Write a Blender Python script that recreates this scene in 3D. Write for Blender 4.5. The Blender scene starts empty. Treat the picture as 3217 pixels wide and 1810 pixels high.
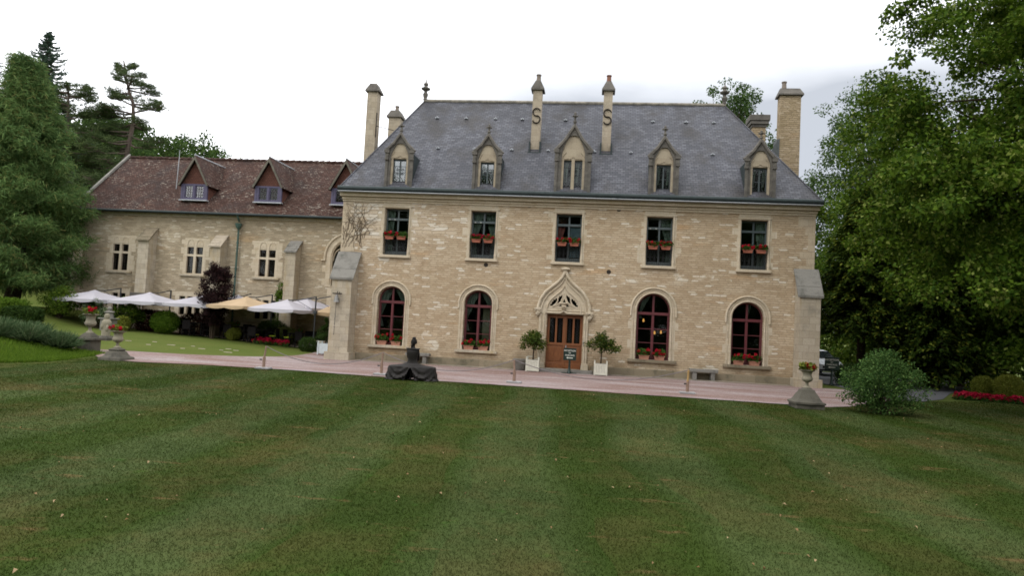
import bpy, bmesh, math, random
import numpy as np
from mathutils import Vector, Matrix
from mathutils.geometry import tessellate_polygon
PI = math.pi
R = math.radians
scene = bpy.context.scene
COL = scene.collection

# ------------------------------------------------------------------ camera
cam_d = bpy.data.cameras.new("camera")
cam = bpy.data.objects.new("camera", cam_d)
COL.objects.link(cam)
cam_d.sensor_width = 36.0
cam_d.lens = 24.622
cam_d.clip_start = 0.1
cam_d.clip_end = 2000
yaw, pitch, roll = 0.11618995, 0.05254387, 0.05207866
fw = Vector((-math.sin(yaw)*math.cos(pitch), math.cos(yaw)*math.cos(pitch), math.sin(pitch)))
rt = Vector((math.cos(yaw), math.sin(yaw), 0))
up = rt.cross(fw)
r2 = rt*math.cos(roll) + up*math.sin(roll)
u2 = up*math.cos(roll) - rt*math.sin(roll)
M = Matrix((r2, u2, -fw)).transposed().to_4x4()
M.translation = Vector((1.2303, -32.8076, 2.0801))
cam.matrix_world = M
scene.camera = cam

# ------------------------------------------------------------------ sky, sun, exposure
scene.view_settings.view_transform = 'Standard'
scene.view_settings.look = 'None'
scene.view_settings.gamma = 1.0
scene.view_settings.exposure = 0.0
try:
    scene.cycles.filter_width = 1.7
    scene.cycles.max_bounces = 8
    scene.cycles.transparent_max_bounces = 12
except Exception:
    pass
SUN_EL, SUN_AZ = R(55), R(215)          # high, behind the camera to the left, behind thick cloud
wd = bpy.data.worlds.new("World")
scene.world = wd
wd.use_nodes = True
nt = wd.node_tree
nt.nodes.clear()
def wn(t, **kw):
    n = nt.nodes.new(t)
    for k, v in kw.items(): setattr(n, k, v)
    return n
sky = wn('ShaderNodeTexSky', sky_type='NISHITA', sun_disc=False, sun_elevation=SUN_EL, sun_rotation=SUN_AZ)
bg = wn('ShaderNodeBackground')
bg.inputs['Strength'].default_value = 0.1
wo = wn('ShaderNodeOutputWorld')
tc = wn('ShaderNodeTexCoord')
def wmath(op, a, b=None, c=None, clamp=False):
    n = wn('ShaderNodeMath', operation=op, use_clamp=clamp)
    for i, v in enumerate((a, b, c)):
        if v is None: continue
        if isinstance(v, (int, float)): n.inputs[i].default_value = v
        else: nt.links.new(v, n.inputs[i])
    return n.outputs[0]
# overcast: a bright cloud sheet with one thinner, greyer bank low in the north-east
noi = wn('ShaderNodeTexNoise'); noi.inputs['Scale'].default_value = 2.2; noi.inputs['Detail'].default_value = 5
mp = wn('ShaderNodeMapping'); mp.inputs['Scale'].default_value = (1, 1, 3.0)
nt.links.new(tc.outputs['Generated'], mp.inputs['Vector']); nt.links.new(mp.outputs['Vector'], noi.inputs['Vector'])
dp = wn('ShaderNodeVectorMath', operation='DOT_PRODUCT')
az, el = R(15), R(12)
dp.inputs[1].default_value = (math.sin(az)*math.cos(el), math.cos(az)*math.cos(el), math.sin(el))
nt.links.new(tc.outputs['Generated'], dp.inputs[0])
sx = wn('ShaderNodeSeparateXYZ'); nt.links.new(tc.outputs['Generated'], sx.inputs[0])
# grey bank: near the direction above, and only between the horizon and about 20 degrees up
near = wmath('MULTIPLY_ADD', dp.outputs['Value'], 6.5, -5.2, True)
low = wmath('MULTIPLY_ADD', sx.outputs['Z'], -7.0, 3.1, True)
nz = wmath('MULTIPLY_ADD', noi.outputs['Fac'], 1.6, 0.2)
grey = wmath('MULTIPLY', wmath('MULTIPLY', near, low), nz, clamp=True)
cmix = wn('ShaderNodeMixRGB')
cmix.inputs[1].default_value = (22.5, 22.8, 23.4, 1)
cmix.inputs[2].default_value = (6.6, 7.0, 7.7, 1)
nt.links.new(grey, cmix.inputs[0])
smix = wn('ShaderNodeMixRGB'); smix.inputs[0].default_value = 0.93
nt.links.new(sky.outputs[0], smix.inputs[1]); nt.links.new(cmix.outputs[0], smix.inputs[2])
nt.links.new(smix.outputs[0], bg.inputs['Color']); nt.links.new(bg.outputs[0], wo.inputs['Surface'])

sun_d = bpy.data.lights.new("sun", 'SUN')
sun_d.energy = 1.0
sun_d.angle = R(25)
sun_d.color = (1.0, 0.95, 0.88)
sun = bpy.data.objects.new("sun", sun_d)
COL.objects.link(sun)
sd = Vector((math.sin(SUN_AZ)*math.cos(SUN_EL), math.cos(SUN_AZ)*math.cos(SUN_EL), math.sin(SUN_EL)))
sun.rotation_euler = sd.to_track_quat('Z', 'Y').to_euler()

# ------------------------------------------------------------------ mesh helpers
class MB:
    """collects shapes, then links them as ONE mesh object"""
    def __init__(s): s.v = []; s.f = []
    def add(s, vs, fs):
        o = len(s.v); s.v += [tuple(p) for p in vs]; s.f += [tuple(i+o for i in f) for f in fs]; return s
    def box(s, x0, x1, y0, y1, z0, z1):
        return s.add([(x0,y0,z0),(x1,y0,z0),(x1,y1,z0),(x0,y1,z0),(x0,y0,z1),(x1,y0,z1),(x1,y1,z1),(x0,y1,z1)],
                     [(0,3,2,1),(4,5,6,7),(0,1,5,4),(1,2,6,5),(2,3,7,6),(3,0,4,7)])
    def bevbox(s, x0, x1, y0, y1, z0, z1, b=.02):
        bm = bmesh.new(); bmesh.ops.create_cube(bm, size=1)
        for v in bm.verts: v.co = Vector(((x0+x1)/2+v.co.x*(x1-x0), (y0+y1)/2+v.co.y*(y1-y0), (z0+z1)/2+v.co.z*(z1-z0)))
        bmesh.ops.bevel(bm, geom=bm.edges[:], offset=b, segments=2, affect='EDGES', profile=.6)
        return s.bm(bm)
    def bm(s, bm, mat=None):
        bm.verts.index_update()
        vs = [(mat @ v.co if mat else v.co.copy()) for v in bm.verts]
        s.add(vs, [[v.index for v in f.verts] for f in bm.faces]); bm.free(); return s
    def tube(s, pts, r, n=8, cap=True, flat=1.0):
        pts = [Vector(p) for p in pts]; rs = r if isinstance(r, (list, tuple)) else [r]*len(pts)
        vs = []; fs = []; prev = None
        for i, p in enumerate(pts):
            t = (pts[min(i+1, len(pts)-1)]-pts[max(i-1, 0)])
            if t.length < 1e-9: t = Vector((0,0,1))
            t.normalize()
            if prev is None:
                a = Vector((0,0,1)) if abs(t.z) < .9 else Vector((1,0,0))
                a = (a - t*a.dot(t)).normalized()
            else:
                a = prev - t*prev.dot(t)
                a = a.normalized() if a.length > 1e-6 else Vector((1,0,0))
            prev = a; b = t.cross(a)
            for k in range(n):
                w = 2*PI*k/n
                vs.append(p + a*math.cos(w)*rs[i] + b*math.sin(w)*rs[i]*flat)
        for i in range(len(pts)-1):
            for k in range(n):
                k2 = (k+1) % n
                fs.append((i*n+k, i*n+k2, (i+1)*n+k2, (i+1)*n+k))
        if cap: fs += [tuple(range(n-1, -1, -1)), tuple((len(pts)-1)*n+k for k in range(n))]
        return s.add(vs, fs)
    def lathe(s, prof, n=16, c=(0,0,0), sx=1, sy=1, square=0, rot=0):
        vs = []; fs = []
        for (r, z) in prof:
            for k in range(n):
                w = 2*PI*k/n + rot
                q = 1.0
                if square: q = 1/max(abs(math.cos(w)), abs(math.sin(w)))*square + (1-square)
                vs.append((c[0]+r*q*math.cos(w)*sx, c[1]+r*q*math.sin(w)*sy, c[2]+z))
        for i in range(len(prof)-1):
            for k in range(n):
                k2 = (k+1) % n
                fs.append((i*n+k, i*n+k2, (i+1)*n+k2, (i+1)*n+k))
        fs += [tuple(range(n-1, -1, -1)), tuple((len(prof)-1)*n+k for k in range(n))]
        return s.add(vs, fs)
    def plate(s, outline, holes, y0, y1):
        """extrude an outline in x,z with holes between depths y0 (front) and y1"""
        polys = [outline]+list(holes)
        tris = tessellate_polygon([[Vector((p[0], p[1], 0)) for p in q] for q in polys])
        flat = [p for q in polys for p in q]; n = len(flat)
        vs = [(p[0], y0, p[1]) for p in flat]+[(p[0], y1, p[1]) for p in flat]
        fs = []
        for t in tris:
            fs.append((t[0], t[1], t[2])); fs.append((t[2]+n, t[1]+n, t[0]+n))
        o = 0
        for q in polys:
            m = len(q)
            for i in range(m):
                j = (i+1) % m
                fs.append((o+i, o+j, o+j+n, o+i+n))
            o += m
        return s.add(vs, fs)
    def ball(s, c, r, sub=2):
        bm = bmesh.new(); bmesh.ops.create_icosphere(bm, subdivisions=sub, radius=1)
        rr = r if isinstance(r, (tuple, list)) else (r,r,r)
        for v in bm.verts: v.co = Vector((c[0]+v.co.x*rr[0], c[1]+v.co.y*rr[1], c[2]+v.co.z*rr[2]))
        return s.bm(bm)
    def build(s, name, mat, parent=None, smooth=False, recalc=True):
        me = bpy.data.meshes.new(name)
        me.from_pydata(s.v, [], s.f)
        if recalc:
            bm = bmesh.new(); bm.from_mesh(me)
            bmesh.ops.recalc_face_normals(bm, faces=bm.faces[:])
            bm.to_mesh(me); bm.free()
        if smooth:
            me.polygons.foreach_set('use_smooth', [True]*len(me.polygons))
            try: me.set_sharp_from_angle(angle=R(40))
            except Exception: pass
        me.materials.append(mat)
        return link(name, me, parent)
def link(name, data, parent=None):
    o = bpy.data.objects.new(name, data); COL.objects.link(o)
    if parent: o.parent = parent
    return o
def tag(o, label=None, cat=None, group=None, kind=None):
    if label: o['label'] = label
    if cat: o['category'] = cat
    if group: o['group'] = group
    if kind: o['kind'] = kind
    return o
def thing(name, label, cat, loc=(0,0,0), rz=0, group=None):
    o = bpy.data.objects.new(name, None); COL.objects.link(o)
    o.empty_display_size = .2
    o.location = loc; o.rotation_euler = (0,0,rz)
    return tag(o, label, cat, group)
def dup(root, loc, rz=0, label=None, group=None, sc=None):
    def cp(o, par):
        c = o.copy(); COL.objects.link(c)
        if par is not None: c.parent = par
        for ch in list(o.children): cp(ch, c)
        return c
    r = cp(root, None)
    r.location = loc; r.rotation_euler = (0,0,rz)
    if sc: r.scale = sc if isinstance(sc, tuple) else (sc,)*3
    if label: r['label'] = label
    if group: r['group'] = group
    return r
def mirror(pts): return [(-x, z) for x, z in reversed(pts)]
def shift(pts, dx, dz=0): return [(x+dx, z+dz) for x, z in pts]
def rect(x0, x1, z0, z1): return [(x0,z0),(x1,z0),(x1,z1),(x0,z1)]
def arch(w, z0, zs, rise, n=18):
    """closed outline: half width w, foot z0, springing zs, elliptical head of the given rise"""
    return [(-w,z0),(w,z0)]+[(w*math.cos(PI*k/n), zs+rise*math.sin(PI*k/n)) for k in range(n+1)]
def archline(w, z0, zs, rise, n=20):
    return [(w,z0)]+[(w*math.cos(PI*k/n), zs+rise*math.sin(PI*k/n)) for k in range(n+1)]+[(-w,z0)]
def pointed(w, zs, h, n=8):
    """pointed arch line from right foot over the apex to left foot"""
    pts = []
    for k in range(n+1):
        t = k/n; pts.append((w*(1-t**1.7), zs+h*math.sin(t*PI/2)**.9 if t < 1 else zs+h))
    return pts+[(-x, z) for x, z in reversed(pts[:-1])]
def xz(pts, y, dx=0): return [(x+dx, y, z) for x, z in pts]

# numpy built foliage
def quads_mesh(name, V, rnd, mat):
    n = len(V)//4
    me = bpy.data.meshes.new(name)
    me.vertices.add(n*4); me.vertices.foreach_set('co', V.astype(np.float32).ravel())
    me.loops.add(n*4); me.loops.foreach_set('vertex_index', np.arange(n*4, dtype=np.int32))
    me.polygons.add(n); me.polygons.foreach_set('loop_start', np.arange(0, n*4, 4, dtype=np.int32))
    a = me.attributes.new('rnd', 'FLOAT', 'FACE'); a.data.foreach_set('value', rnd.astype(np.float32))
    me.update(calc_edges=True)
    me.materials.append(mat)
    return me
def unit(a): return a/np.maximum(np.linalg.norm(a, axis=1, keepdims=True), 1e-9)
def leaf_quads(P, A, Nn, L, w=.32, fold=.12):
    """leaf of length L from P along A with face normal near Nn"""
    A = unit(A); S = unit(np.cross(A, Nn)); U = np.cross(S, A)
    L = np.asarray(L).reshape(-1,1)
    m = P+A*L*.45
    V = np.stack([P, m+S*L*w+U*L*fold, P+A*L, m-S*L*w+U*L*fold], 1)
    return V.reshape(-1,3)
def in_ball(rg, n, inner=0.0):
    d = unit(rg.normal(size=(n,3)))
    r = (inner**3+(1-inner**3)*rg.random((n,1)))**(1/3)
    return d, d*r
def clump_leaves(rg, C, Rr, per, L, w=.32, inner=.45, droop=.25, upn=.6, zs=.75):
    """leaves filling clumps with centres C and radii Rr"""
    n = len(C)*per
    d, b = in_ball(rg, n, inner)
    Rv = np.repeat(Rr, per).reshape(-1,1)
    b = b*Rv; b[:,2] *= zs
    P = np.repeat(C, per, 0)+b
    A = unit(d*.6+rg.normal(size=(n,3))*.7); A[:,2] -= droop
    Nn = unit(d*.5+rg.normal(size=(n,3))*.45+np.array([0,0,upn]))
    return leaf_quads(P, A, Nn, L*(.65+.7*rg.random(n)), w)
def crown_clumps(rg, ells, n, inner=.4):
    wts = np.array([e[3]*e[4]*e[5] for e in ells])**.67
    ids = rg.choice(len(ells), n, p=wts/wts.sum())
    E = np.array([e[:6] for e in ells], float)[ids]
    d, b = in_ball(rg, n, inner)
    b *= 1+.10*rg.normal(size=(n,1))
    return E[:,:3]+b*E[:,3:]
# ------------------------------------------------------------------ materials
class NM:
    """small node graph builder"""
    def __init__(s, name):
        s.m = bpy.data.materials.new(name); s.m.use_nodes = True
        s.t = s.m.node_tree; s.t.nodes.clear()
        s.out = s.n('ShaderNodeOutputMaterial'); s.b = s.n('ShaderNodeBsdfPrincipled')
        s.l(s.b.outputs[0], s.out.inputs['Surface'])
        s.co = s.n('ShaderNodeTexCoord').outputs['Object']
    def n(s, t, **kw):
        x = s.t.nodes.new(t)
        for k, v in kw.items(): setattr(x, k, v)
        return x
    def l(s, a, b): s.t.links.new(a, b)
    def put(s, sock, v):
        if isinstance(v, bpy.types.NodeSocket): s.l(v, sock)
        elif isinstance(v, (tuple, list)): sock.default_value = tuple(v)+((1,) if len(v) == 3 and len(sock.default_value) == 4 else ())
        else: sock.default_value = v
    def math(s, op, a, b=0.0, c=None, clamp=False):
        x = s.n('ShaderNodeMath', operation=op, use_clamp=clamp)
        s.put(x.inputs[0], a); s.put(x.inputs[1], b)
        if c is not None: s.put(x.inputs[2], c)
        return x.outputs[0]
    def mix(s, f, a, b, blend='MIX'):
        x = s.n('ShaderNodeMixRGB', blend_type=blend)
        s.put(x.inputs[0], f); s.put(x.inputs[1], a); s.put(x.inputs[2], b)
        return x.outputs[0]
    def noise(s, scale, detail=4, vec=None, rough=.55, dist=0):
        x = s.n('ShaderNodeTexNoise'); x.inputs['Scale'].default_value = scale; x.inputs['Detail'].default_value = detail
        x.inputs['Roughness'].default_value = rough; x.inputs['Distortion'].default_value = dist
        s.l(vec or s.co, x.inputs['Vector']); return x.outputs['Fac']
    def map(s, scale=(1,1,1), rot=(0,0,0), vec=None):
        x = s.n('ShaderNodeMapping'); x.inputs['Scale'].default_value = scale; x.inputs['Rotation'].default_value = rot
        s.l(vec or s.co, x.inputs['Vector']); return x.outputs['Vector']
    def ramp(s, f, stops):
        x = s.n('ShaderNodeValToRGB'); s.l(f, x.inputs[0]); e = x.color_ramp.elements
        while len(e) < len(stops): e.new(.5)
        for i, (p, c) in enumerate(stops):
            e[i].position = p; e[i].color = (tuple(c)+(1,)) if isinstance(c, (tuple, list)) else (c,c,c,1)
        return x.outputs[0]
    def step(s, f, a, b): return s.ramp(f, [(a, 0.0), (b, 1.0)])
    def sep(s, vec=None):
        x = s.n('ShaderNodeSeparateXYZ'); s.l(vec or s.co, x.inputs[0]); return x.outputs
    def comb(s, x, y, z):
        c = s.n('ShaderNodeCombineXYZ'); s.put(c.inputs[0], x); s.put(c.inputs[1], y); s.put(c.inputs[2], z); return c.outputs[0]
    def brick(s, vec, w, h, mort=.01, off=.5):
        x = s.n('ShaderNodeTexBrick'); x.offset = off
        s.l(vec, x.inputs['Vector']); x.inputs['Color1'].default_value = (0,0,0,1); x.inputs['Color2'].default_value = (1,1,1,1)
        x.inputs['Mortar'].default_value = (.5,.5,.5,1); x.inputs['Scale'].default_value = 1
        x.inputs['Mortar Size'].default_value = mort; x.inputs['Mortar Smooth'].default_value = .3; x.inputs['Bias'].default_value = 0
        x.inputs['Brick Width'].default_value = w; x.inputs['Row Height'].default_value = h
        return x.outputs['Color'], x.outputs['Fac']
    def bump(s, h, strength=.4, dist=.02):
        x = s.n('ShaderNodeBump'); x.inputs['Strength'].default_value = strength; x.inputs['Distance'].default_value = dist
        s.l(h, x.inputs['Height']); s.l(x.outputs[0], s.b.inputs['Normal'])
    def attr(s, name='rnd'):
        return s.n('ShaderNodeAttribute', attribute_name=name).outputs['Fac']
    def fin(s, col, rough=.85, spec=.3, metal=0.0):
        s.put(s.b.inputs['Base Color'], col); s.put(s.b.inputs['Roughness'], rough)
        s.b.inputs['Specular IOR Level'].default_value = spec; s.b.inputs['Metallic'].default_value = metal
        return s.m
def plain(name, c1, c2=None, scale=6, rough=.8, spec=.3, metal=0.0, bump=0.0, detail=4):
    g = NM(name); c2 = c2 or tuple(x*.75 for x in c1)
    f = g.noise(scale, detail)
    col = g.ramp(f, [(.3, c2), (.7, c1)])
    if bump: g.bump(g.noise(scale*4, 5), bump, .02)
    return g.fin(col, rough, spec, metal)
def rubble(name, tones, pale, mortar, bigmask=0.0, corner=False, patch=(.9,.87,.86), stain=(.3,.25,.2), thr=.93):
    """coursed rubble limestone with scattered pale blocks and patches of larger ashlar"""
    g = NM(name)
    s = g.sep()
    wob = g.noise(1.6, 3)
    u = g.math('ADD', s[0], s[1]); v = g.math('MULTIPLY_ADD', wob, .07, s[2])
    ujit = g.math('MULTIPLY_ADD', g.noise(.9, 2, g.map((1,1,9))), .6, u)
    t1, f1 = g.brick(g.comb(ujit, v, 0), .33, .105, .011, .37)
    t2, f2 = g.brick(g.comb(g.math('MULTIPLY_ADD', g.noise(.5, 1, g.map((1,1,5))), 1.2, u), g.math('ADD', v, .03), 0), .46, .175, .012, .5)
    bn = g.noise(.42, 4, g.map((1,1,1.4)), .6)
    lt = 0.0
    if corner: # the upper left of the front was rebuilt in larger blocks
        lt = g.math('MULTIPLY', g.math('MULTIPLY_ADD', s[0], -.22, -.75, True), g.math('MULTIPLY_ADD', s[2], .45, -1.9, True))
        bn = g.math('MULTIPLY_ADD', lt, .19, bn)
    big = g.step(bn, .60-bigmask, .63-bigmask)
    tint = g.mix(big, t1, t2); fac = g.mix(big, f1, f2)
    base = g.ramp(tint, [(0, tones[0]), (.45, tones[1]), (.82, tones[2]), (thr, tones[2]), (min(thr+.03, .99), pale), (1, pale)])
    basb = g.ramp(tint, [(0, tones[1]), (.4, tones[2]), (.7, tuple(.5*(a+b) for a, b in zip(tones[2], pale))), (.85, pale)])
    base = g.mix(big, base, basb)
    # single larger pale blocks let into the coursing, in loose clusters
    t3, f3 = g.brick(g.comb(g.math('MULTIPLY_ADD', g.noise(.5, 1, g.map((1,1,4))), .3, g.math('ADD', u, .7)), g.math('ADD', v, .21), 0), .37, .140, .012, .43)
    cl = g.math('MULTIPLY_ADD', g.noise(.55, 5, None, .65), .60, -.30)
    if corner: cl = g.math('MULTIPLY_ADD', lt, .16, cl)
    pm = g.math('GREATER_THAN', g.math('ADD', t3, cl), thr+.10)
    base = g.mix(g.math('MULTIPLY', pm, .8), base, g.mix(t1, pale, tuple(x*.86 for x in pale)))
    fac = g.mix(pm, fac, f3)
    fine = g.noise(14, 5, g.map((1,1,3.2)))
    base = g.mix(.55, base, g.ramp(fine, [(.25, (.55,.52,.48)), (.55, (1,1,1)), (.8, (1.15,1.15,1.15))]), 'MULTIPLY')
    och = g.step(g.noise(.7, 5, g.map((.45,.45,2.6)), .6), .58, .72)
    base = g.mix(g.math('MULTIPLY', och, .55), base, g.mix(1, base, (1.12,.88,.62), 'MULTIPLY'))
    lich = g.noise(.55, 6, None, .65)
    base = g.mix(g.math('MULTIPLY', g.step(lich, .56, .72), .5), base, g.mix(1, base, patch, 'MULTIPLY'))
    base = g.mix(g.math('MULTIPLY', g.step(g.noise(.8, 6, g.map((1,1,.45)), .7), .60, .8), .65), base, g.mix(1, base, tuple(x*2 for x in stain), 'MULTIPLY'))
    base = g.mix(.5, base, g.ramp(g.noise(.22, 5, None, .6), [(.36, (.84,.80,.74)), (.64, (1.12,1.13,1.15))]), 'MULTIPLY')
    if corner: base = g.mix(g.math('MULTIPLY', lt, .45), base, g.mix(1, base, (1.10,1.16,1.28), 'MULTIPLY'))
    foot = g.math('MULTIPLY', g.math('MULTIPLY_ADD', s[2], -.85, 1.15, True), g.step(g.noise(1.3, 6, None, .65), .42, .66))
    base = g.mix(g.math('MULTIPLY', foot, .75), base, g.mix(1, base, (.42,.40,.33), 'MULTIPLY'))
    mk = g.math('MULTIPLY', fac, g.math('MULTIPLY_ADD', g.noise(2.5, 3, g.map((1,1,2))), 1.5, -.12), clamp=True)
    col = g.mix(mk, base, mortar)
    h = g.math('SUBTRACT', g.math('MULTIPLY', fine, .5), g.math('MULTIPLY', fac, .6))
    g.bump(h, .7, .03)
    return g.fin(col, .93, .15)
def ashlar(name, c1, c2, c3=None, bw=.6, bh=.33, joint=.6, streak=None):
    g = NM(name); s = g.sep()
    u = g.math('ADD', s[0], s[1])
    t, f = g.brick(g.comb(u, s[2], 0), bw, bh, .006, .5)
    col = g.ramp(t, [(0, c2), (1, c1)])
    n = g.noise(2.0, 7, None, .65)
    if c3: col = g.mix(g.math('MULTIPLY', g.step(n, .5, .68), .8), col, c3)
    if streak: col = g.mix(g.math('MULTIPLY', g.step(g.noise(1.9, 6, g.map((1,1,.22)), .65), .52, .70), .6), col, streak)
    col = g.mix(.5, col, g.ramp(g.noise(22, 4), [(.3, (.72,.7,.67)), (.65, (1.05,1.05,1.05))]), 'MULTIPLY')
    col = g.mix(g.math('MULTIPLY', f, joint), col, tuple(x*.5 for x in c2))
    g.bump(g.math('SUBTRACT', g.noise(25, 4), f), .35, .015)
    return g.fin(col, .9, .2)
def slates(name, ramp_, bw, bh, gap, blot, blotamt, lich=None, rough=.5, spec=.5, zmul=1.33, gapd=.75):
    g = NM(name); s = g.sep()
    geo = g.n('ShaderNodeNewGeometry'); nx = g.math('ABSOLUTE', g.sep(geo.outputs['True Normal'])[0])
    side = g.math('GREATER_THAN', nx, .6)
    u = g.math('ADD', g.math('MULTIPLY', s[0], g.math('SUBTRACT', 1.0, side)), g.math('MULTIPLY', s[1], side))
    v = g.math('MULTIPLY', s[2], zmul)
    t, f = g.brick(g.comb(u, g.math('MULTIPLY_ADD', g.noise(1.2, 2), .03, v), 0), bw, bh, .012, .5)
    col = g.ramp(t, ramp_)
    st = g.noise(.75, 6, g.map((1,1,.55)), .65)
    col = g.mix(g.math('MULTIPLY', g.step(st, .48, .66), blotamt), col, blot)
    st2 = g.noise(.5, 6, g.map((1,1,.5)), .65)
    col = g.mix(.55, col, g.ramp(st2, [(.35, (.62,.61,.62)), (.65, (1.35,1.35,1.37))]), 'MULTIPLY')
    if lich:
        ln = g.noise(8.5, 4, g.map((.5,.5,1.5)), .7)
        lm = g.noise(.9, 4)
        k = g.math('MULTIPLY', g.step(ln, .56, .63), g.step(lm, .36, .60))
        col = g.mix(k, col, lich)
    col = g.mix(g.math('MULTIPLY', f, gap), col, tuple(x*(1-gapd) for x in ramp_[0][1]))
    # each course tilts a little: saw-tooth along the slope
    saw = g.math('FRACT', g.math('DIVIDE', v, bh))
    g.bump(g.math('ADD', g.math('MULTIPLY', saw, -.6), g.math('MULTIPLY', t, .5)), .5, .02)
    return g.fin(col, rough, spec)
def leafmat(name, c1, c2, c3=None, trans=.28, rough=.55, t3=.93, var=.5):
    g = NM(name); a = g.attr()
    st = [(0, c1), (.85 if c3 else 1.0, c2)]
    if c3: st += [(t3, c3), (1.0, c3)]
    col = g.ramp(a, st)
    oi = g.n('ShaderNodeObjectInfo').outputs['Random']
    col = g.mix(var, col, g.ramp(g.noise(.45, 3), [(.35, (.62,.70,.62)), (.65, (1.2,1.15,1.0))]), 'MULTIPLY')
    col = g.mix(.35, col, g.ramp(oi, [(0, (.8,.9,.8)), (1, (1.15,1.08,1))]), 'MULTIPLY')
    g.fin(col, max(rough, .65), .07)
    tr = g.n('ShaderNodeBsdfTranslucent'); g.l(col, tr.inputs[0])
    ms = g.n('ShaderNodeMixShader'); ms.inputs[0].default_value = trans
    g.l(g.b.outputs[0], ms.inputs[1]); g.l(tr.outputs[0], ms.inputs[2]); g.l(ms.outputs[0], g.out.inputs['Surface'])
    return g.m
def glassmat(name, ior=1.45, tint=(.75,.8,.78), wave=.0):
    g = NM(name)
    fr = g.n('ShaderNodeFresnel'); fr.inputs['IOR'].default_value = ior
    tp = g.n('ShaderNodeBsdfTransparent'); tp.inputs[0].default_value = tint+(1,)
    gl = g.n('ShaderNodeBsdfGlossy'); gl.inputs['Roughness'].default_value = .03
    if wave:
        b = g.n('ShaderNodeBump'); b.inputs['Strength'].default_value = wave; b.inputs['Distance'].default_value = .01
        g.l(g.noise(5, 2), b.inputs['Height']); g.l(b.outputs[0], gl.inputs['Normal'])
    ms = g.n('ShaderNodeMixShader'); g.l(fr.outputs[0], ms.inputs[0]); g.l(tp.outputs[0], ms.inputs[1]); g.l(gl.outputs[0], ms.inputs[2])
    g.l(ms.outputs[0], g.out.inputs['Surface'])
    return g.m
X = {}
X['wall'] = rubble('rubble_limestone', [(.415,.315,.205), (.475,.375,.255), (.52,.42,.297)], (.64,.58,.475), (.225,.165,.105), -.02, True)
X['wallw'] = rubble('weathered_rubble', [(.315,.26,.18), (.385,.32,.225), (.44,.37,.265)], (.55,.49,.385), (.21,.17,.12), -.02, False, (.8,.8,.78), (.28,.26,.23), .91)
X['ashlar'] = ashlar('dressed_limestone', (.555,.48,.365), (.495,.42,.31), (.43,.34,.225))
X['ashw'] = ashlar('wall_dressing_stone', (.51,.425,.31), (.455,.37,.262), (.48,.41,.315), .37, .29, .7)
X['ashg'] = ashlar('grey_dressed_limestone', (.47,.41,.32), (.39,.335,.25), (.30,.27,.215), .52, .31, .9, (.36,.265,.12))
X['plinth'] = ashlar('mossy_plinth_stone', (.26,.215,.15), (.19,.16,.11), (.095,.088,.06), .9, .4)
X['dark'] = ashlar('weathered_dark_stone', (.155,.142,.122), (.105,.097,.085), (.065,.06,.053), .5, .3, .3)
X['dorm'] = ashlar('dormer_limestone', (.40,.34,.25), (.345,.285,.205), (.27,.225,.165), .5, .35, .3)
X['chim'] = ashlar('chimney_stone', (.41,.35,.265), (.335,.28,.205), (.23,.195,.15), .45, .30, .6)
X['chimr'] = rubble('chimney_rubble', [(.28,.215,.13), (.345,.27,.17), (.38,.30,.2)], (.42,.34,.24), (.16,.12,.08), -.2)
X['slate'] = slates('roof_slate', [(0, (.045,.047,.057)), (.5, (.064,.066,.078)), (1, (.094,.096,.109))], .25, .145, 1.0, (.036,.032,.029), .85, None, .55, .3)
X['tile'] = slates('red_clay_tile', [(0, (.038,.018,.013)), (.5, (.058,.029,.021)), (1, (.082,.045,.033))], .17, .12, .8, (.040,.030,.027), .7, (.27,.235,.195), .85, .15, 1.45)
X['cheek'] = slates('tile_hanging', [(0, (.085,.036,.026)), (1, (.12,.052,.036))], .16, .11, .6, (.075,.035,.027), .3, None, .85, .2, 1.0)
X['lead'] = plain('dark_lead', (.085,.095,.095), (.05,.058,.058), 8, .5, .5)
X['gut'] = plain('green_grey_gutter', (.034,.046,.046), (.022,.031,.031), 5, .6, .25)
X['zinc'] = plain('zinc_strip', (.42,.44,.46), (.28,.29,.31), 9, .5, .4, .3)
X['ridge'] = plain('ridge_stone', (.30,.27,.22), (.13,.12,.10), 5, .8)
X['copper'] = plain('verdigris_pipe', (.065,.12,.10), (.04,.07,.055), 6, .6)
X['iron'] = plain('black_iron', (.025,.025,.026), (.014,.014,.014), 12, .55, .4)
X['rust'] = plain('rusty_iron', (.040,.031,.024), (.022,.017,.013), 12, .85)
X['red'] = plain('burgundy_paint', (.125,.026,.030), (.095,.020,.024), 5, .45, .5)
X['green'] = plain('grey_green_paint', (.055,.075,.078), (.038,.052,.055), 6, .45, .5)
X['lgreen'] = plain('pale_grey_green_paint', (.078,.098,.100), (.058,.075,.077), 6, .45, .5)
X['purple'] = plain('violet_paint', (.080,.070,.125), (.058,.05,.09), 6, .5, .4)
X['brownw'] = plain('dark_brown_window_wood', (.045,.03,.024), (.03,.02,.016), 8, .5)
X['barge'] = plain('weathered_bargeboard', (.15,.135,.105), (.075,.07,.055), 5, .8)
X['glass'] = glassmat('window_glass', 1.40, (.62,.66,.64), .12)
X['glassb'] = glassmat('bright_window_glass', 2.3, (.7,.75,.75), .08)  # same glass, IOR raised so reflected sky shows brighter
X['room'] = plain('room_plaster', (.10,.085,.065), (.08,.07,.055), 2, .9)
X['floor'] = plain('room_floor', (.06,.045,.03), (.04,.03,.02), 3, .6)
X['pale'] = plain('pale_interior_panel', (.62,.55,.38), (.55,.48,.33), 2, .8)
X['sheer'] = plain('sheer_curtain', (.72,.78,.71), (.50,.55,.50), 3, .9)
X['redcur'] = plain('red_curtain', (.16,.06,.045), (.08,.03,.025), 4, .9)
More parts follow.
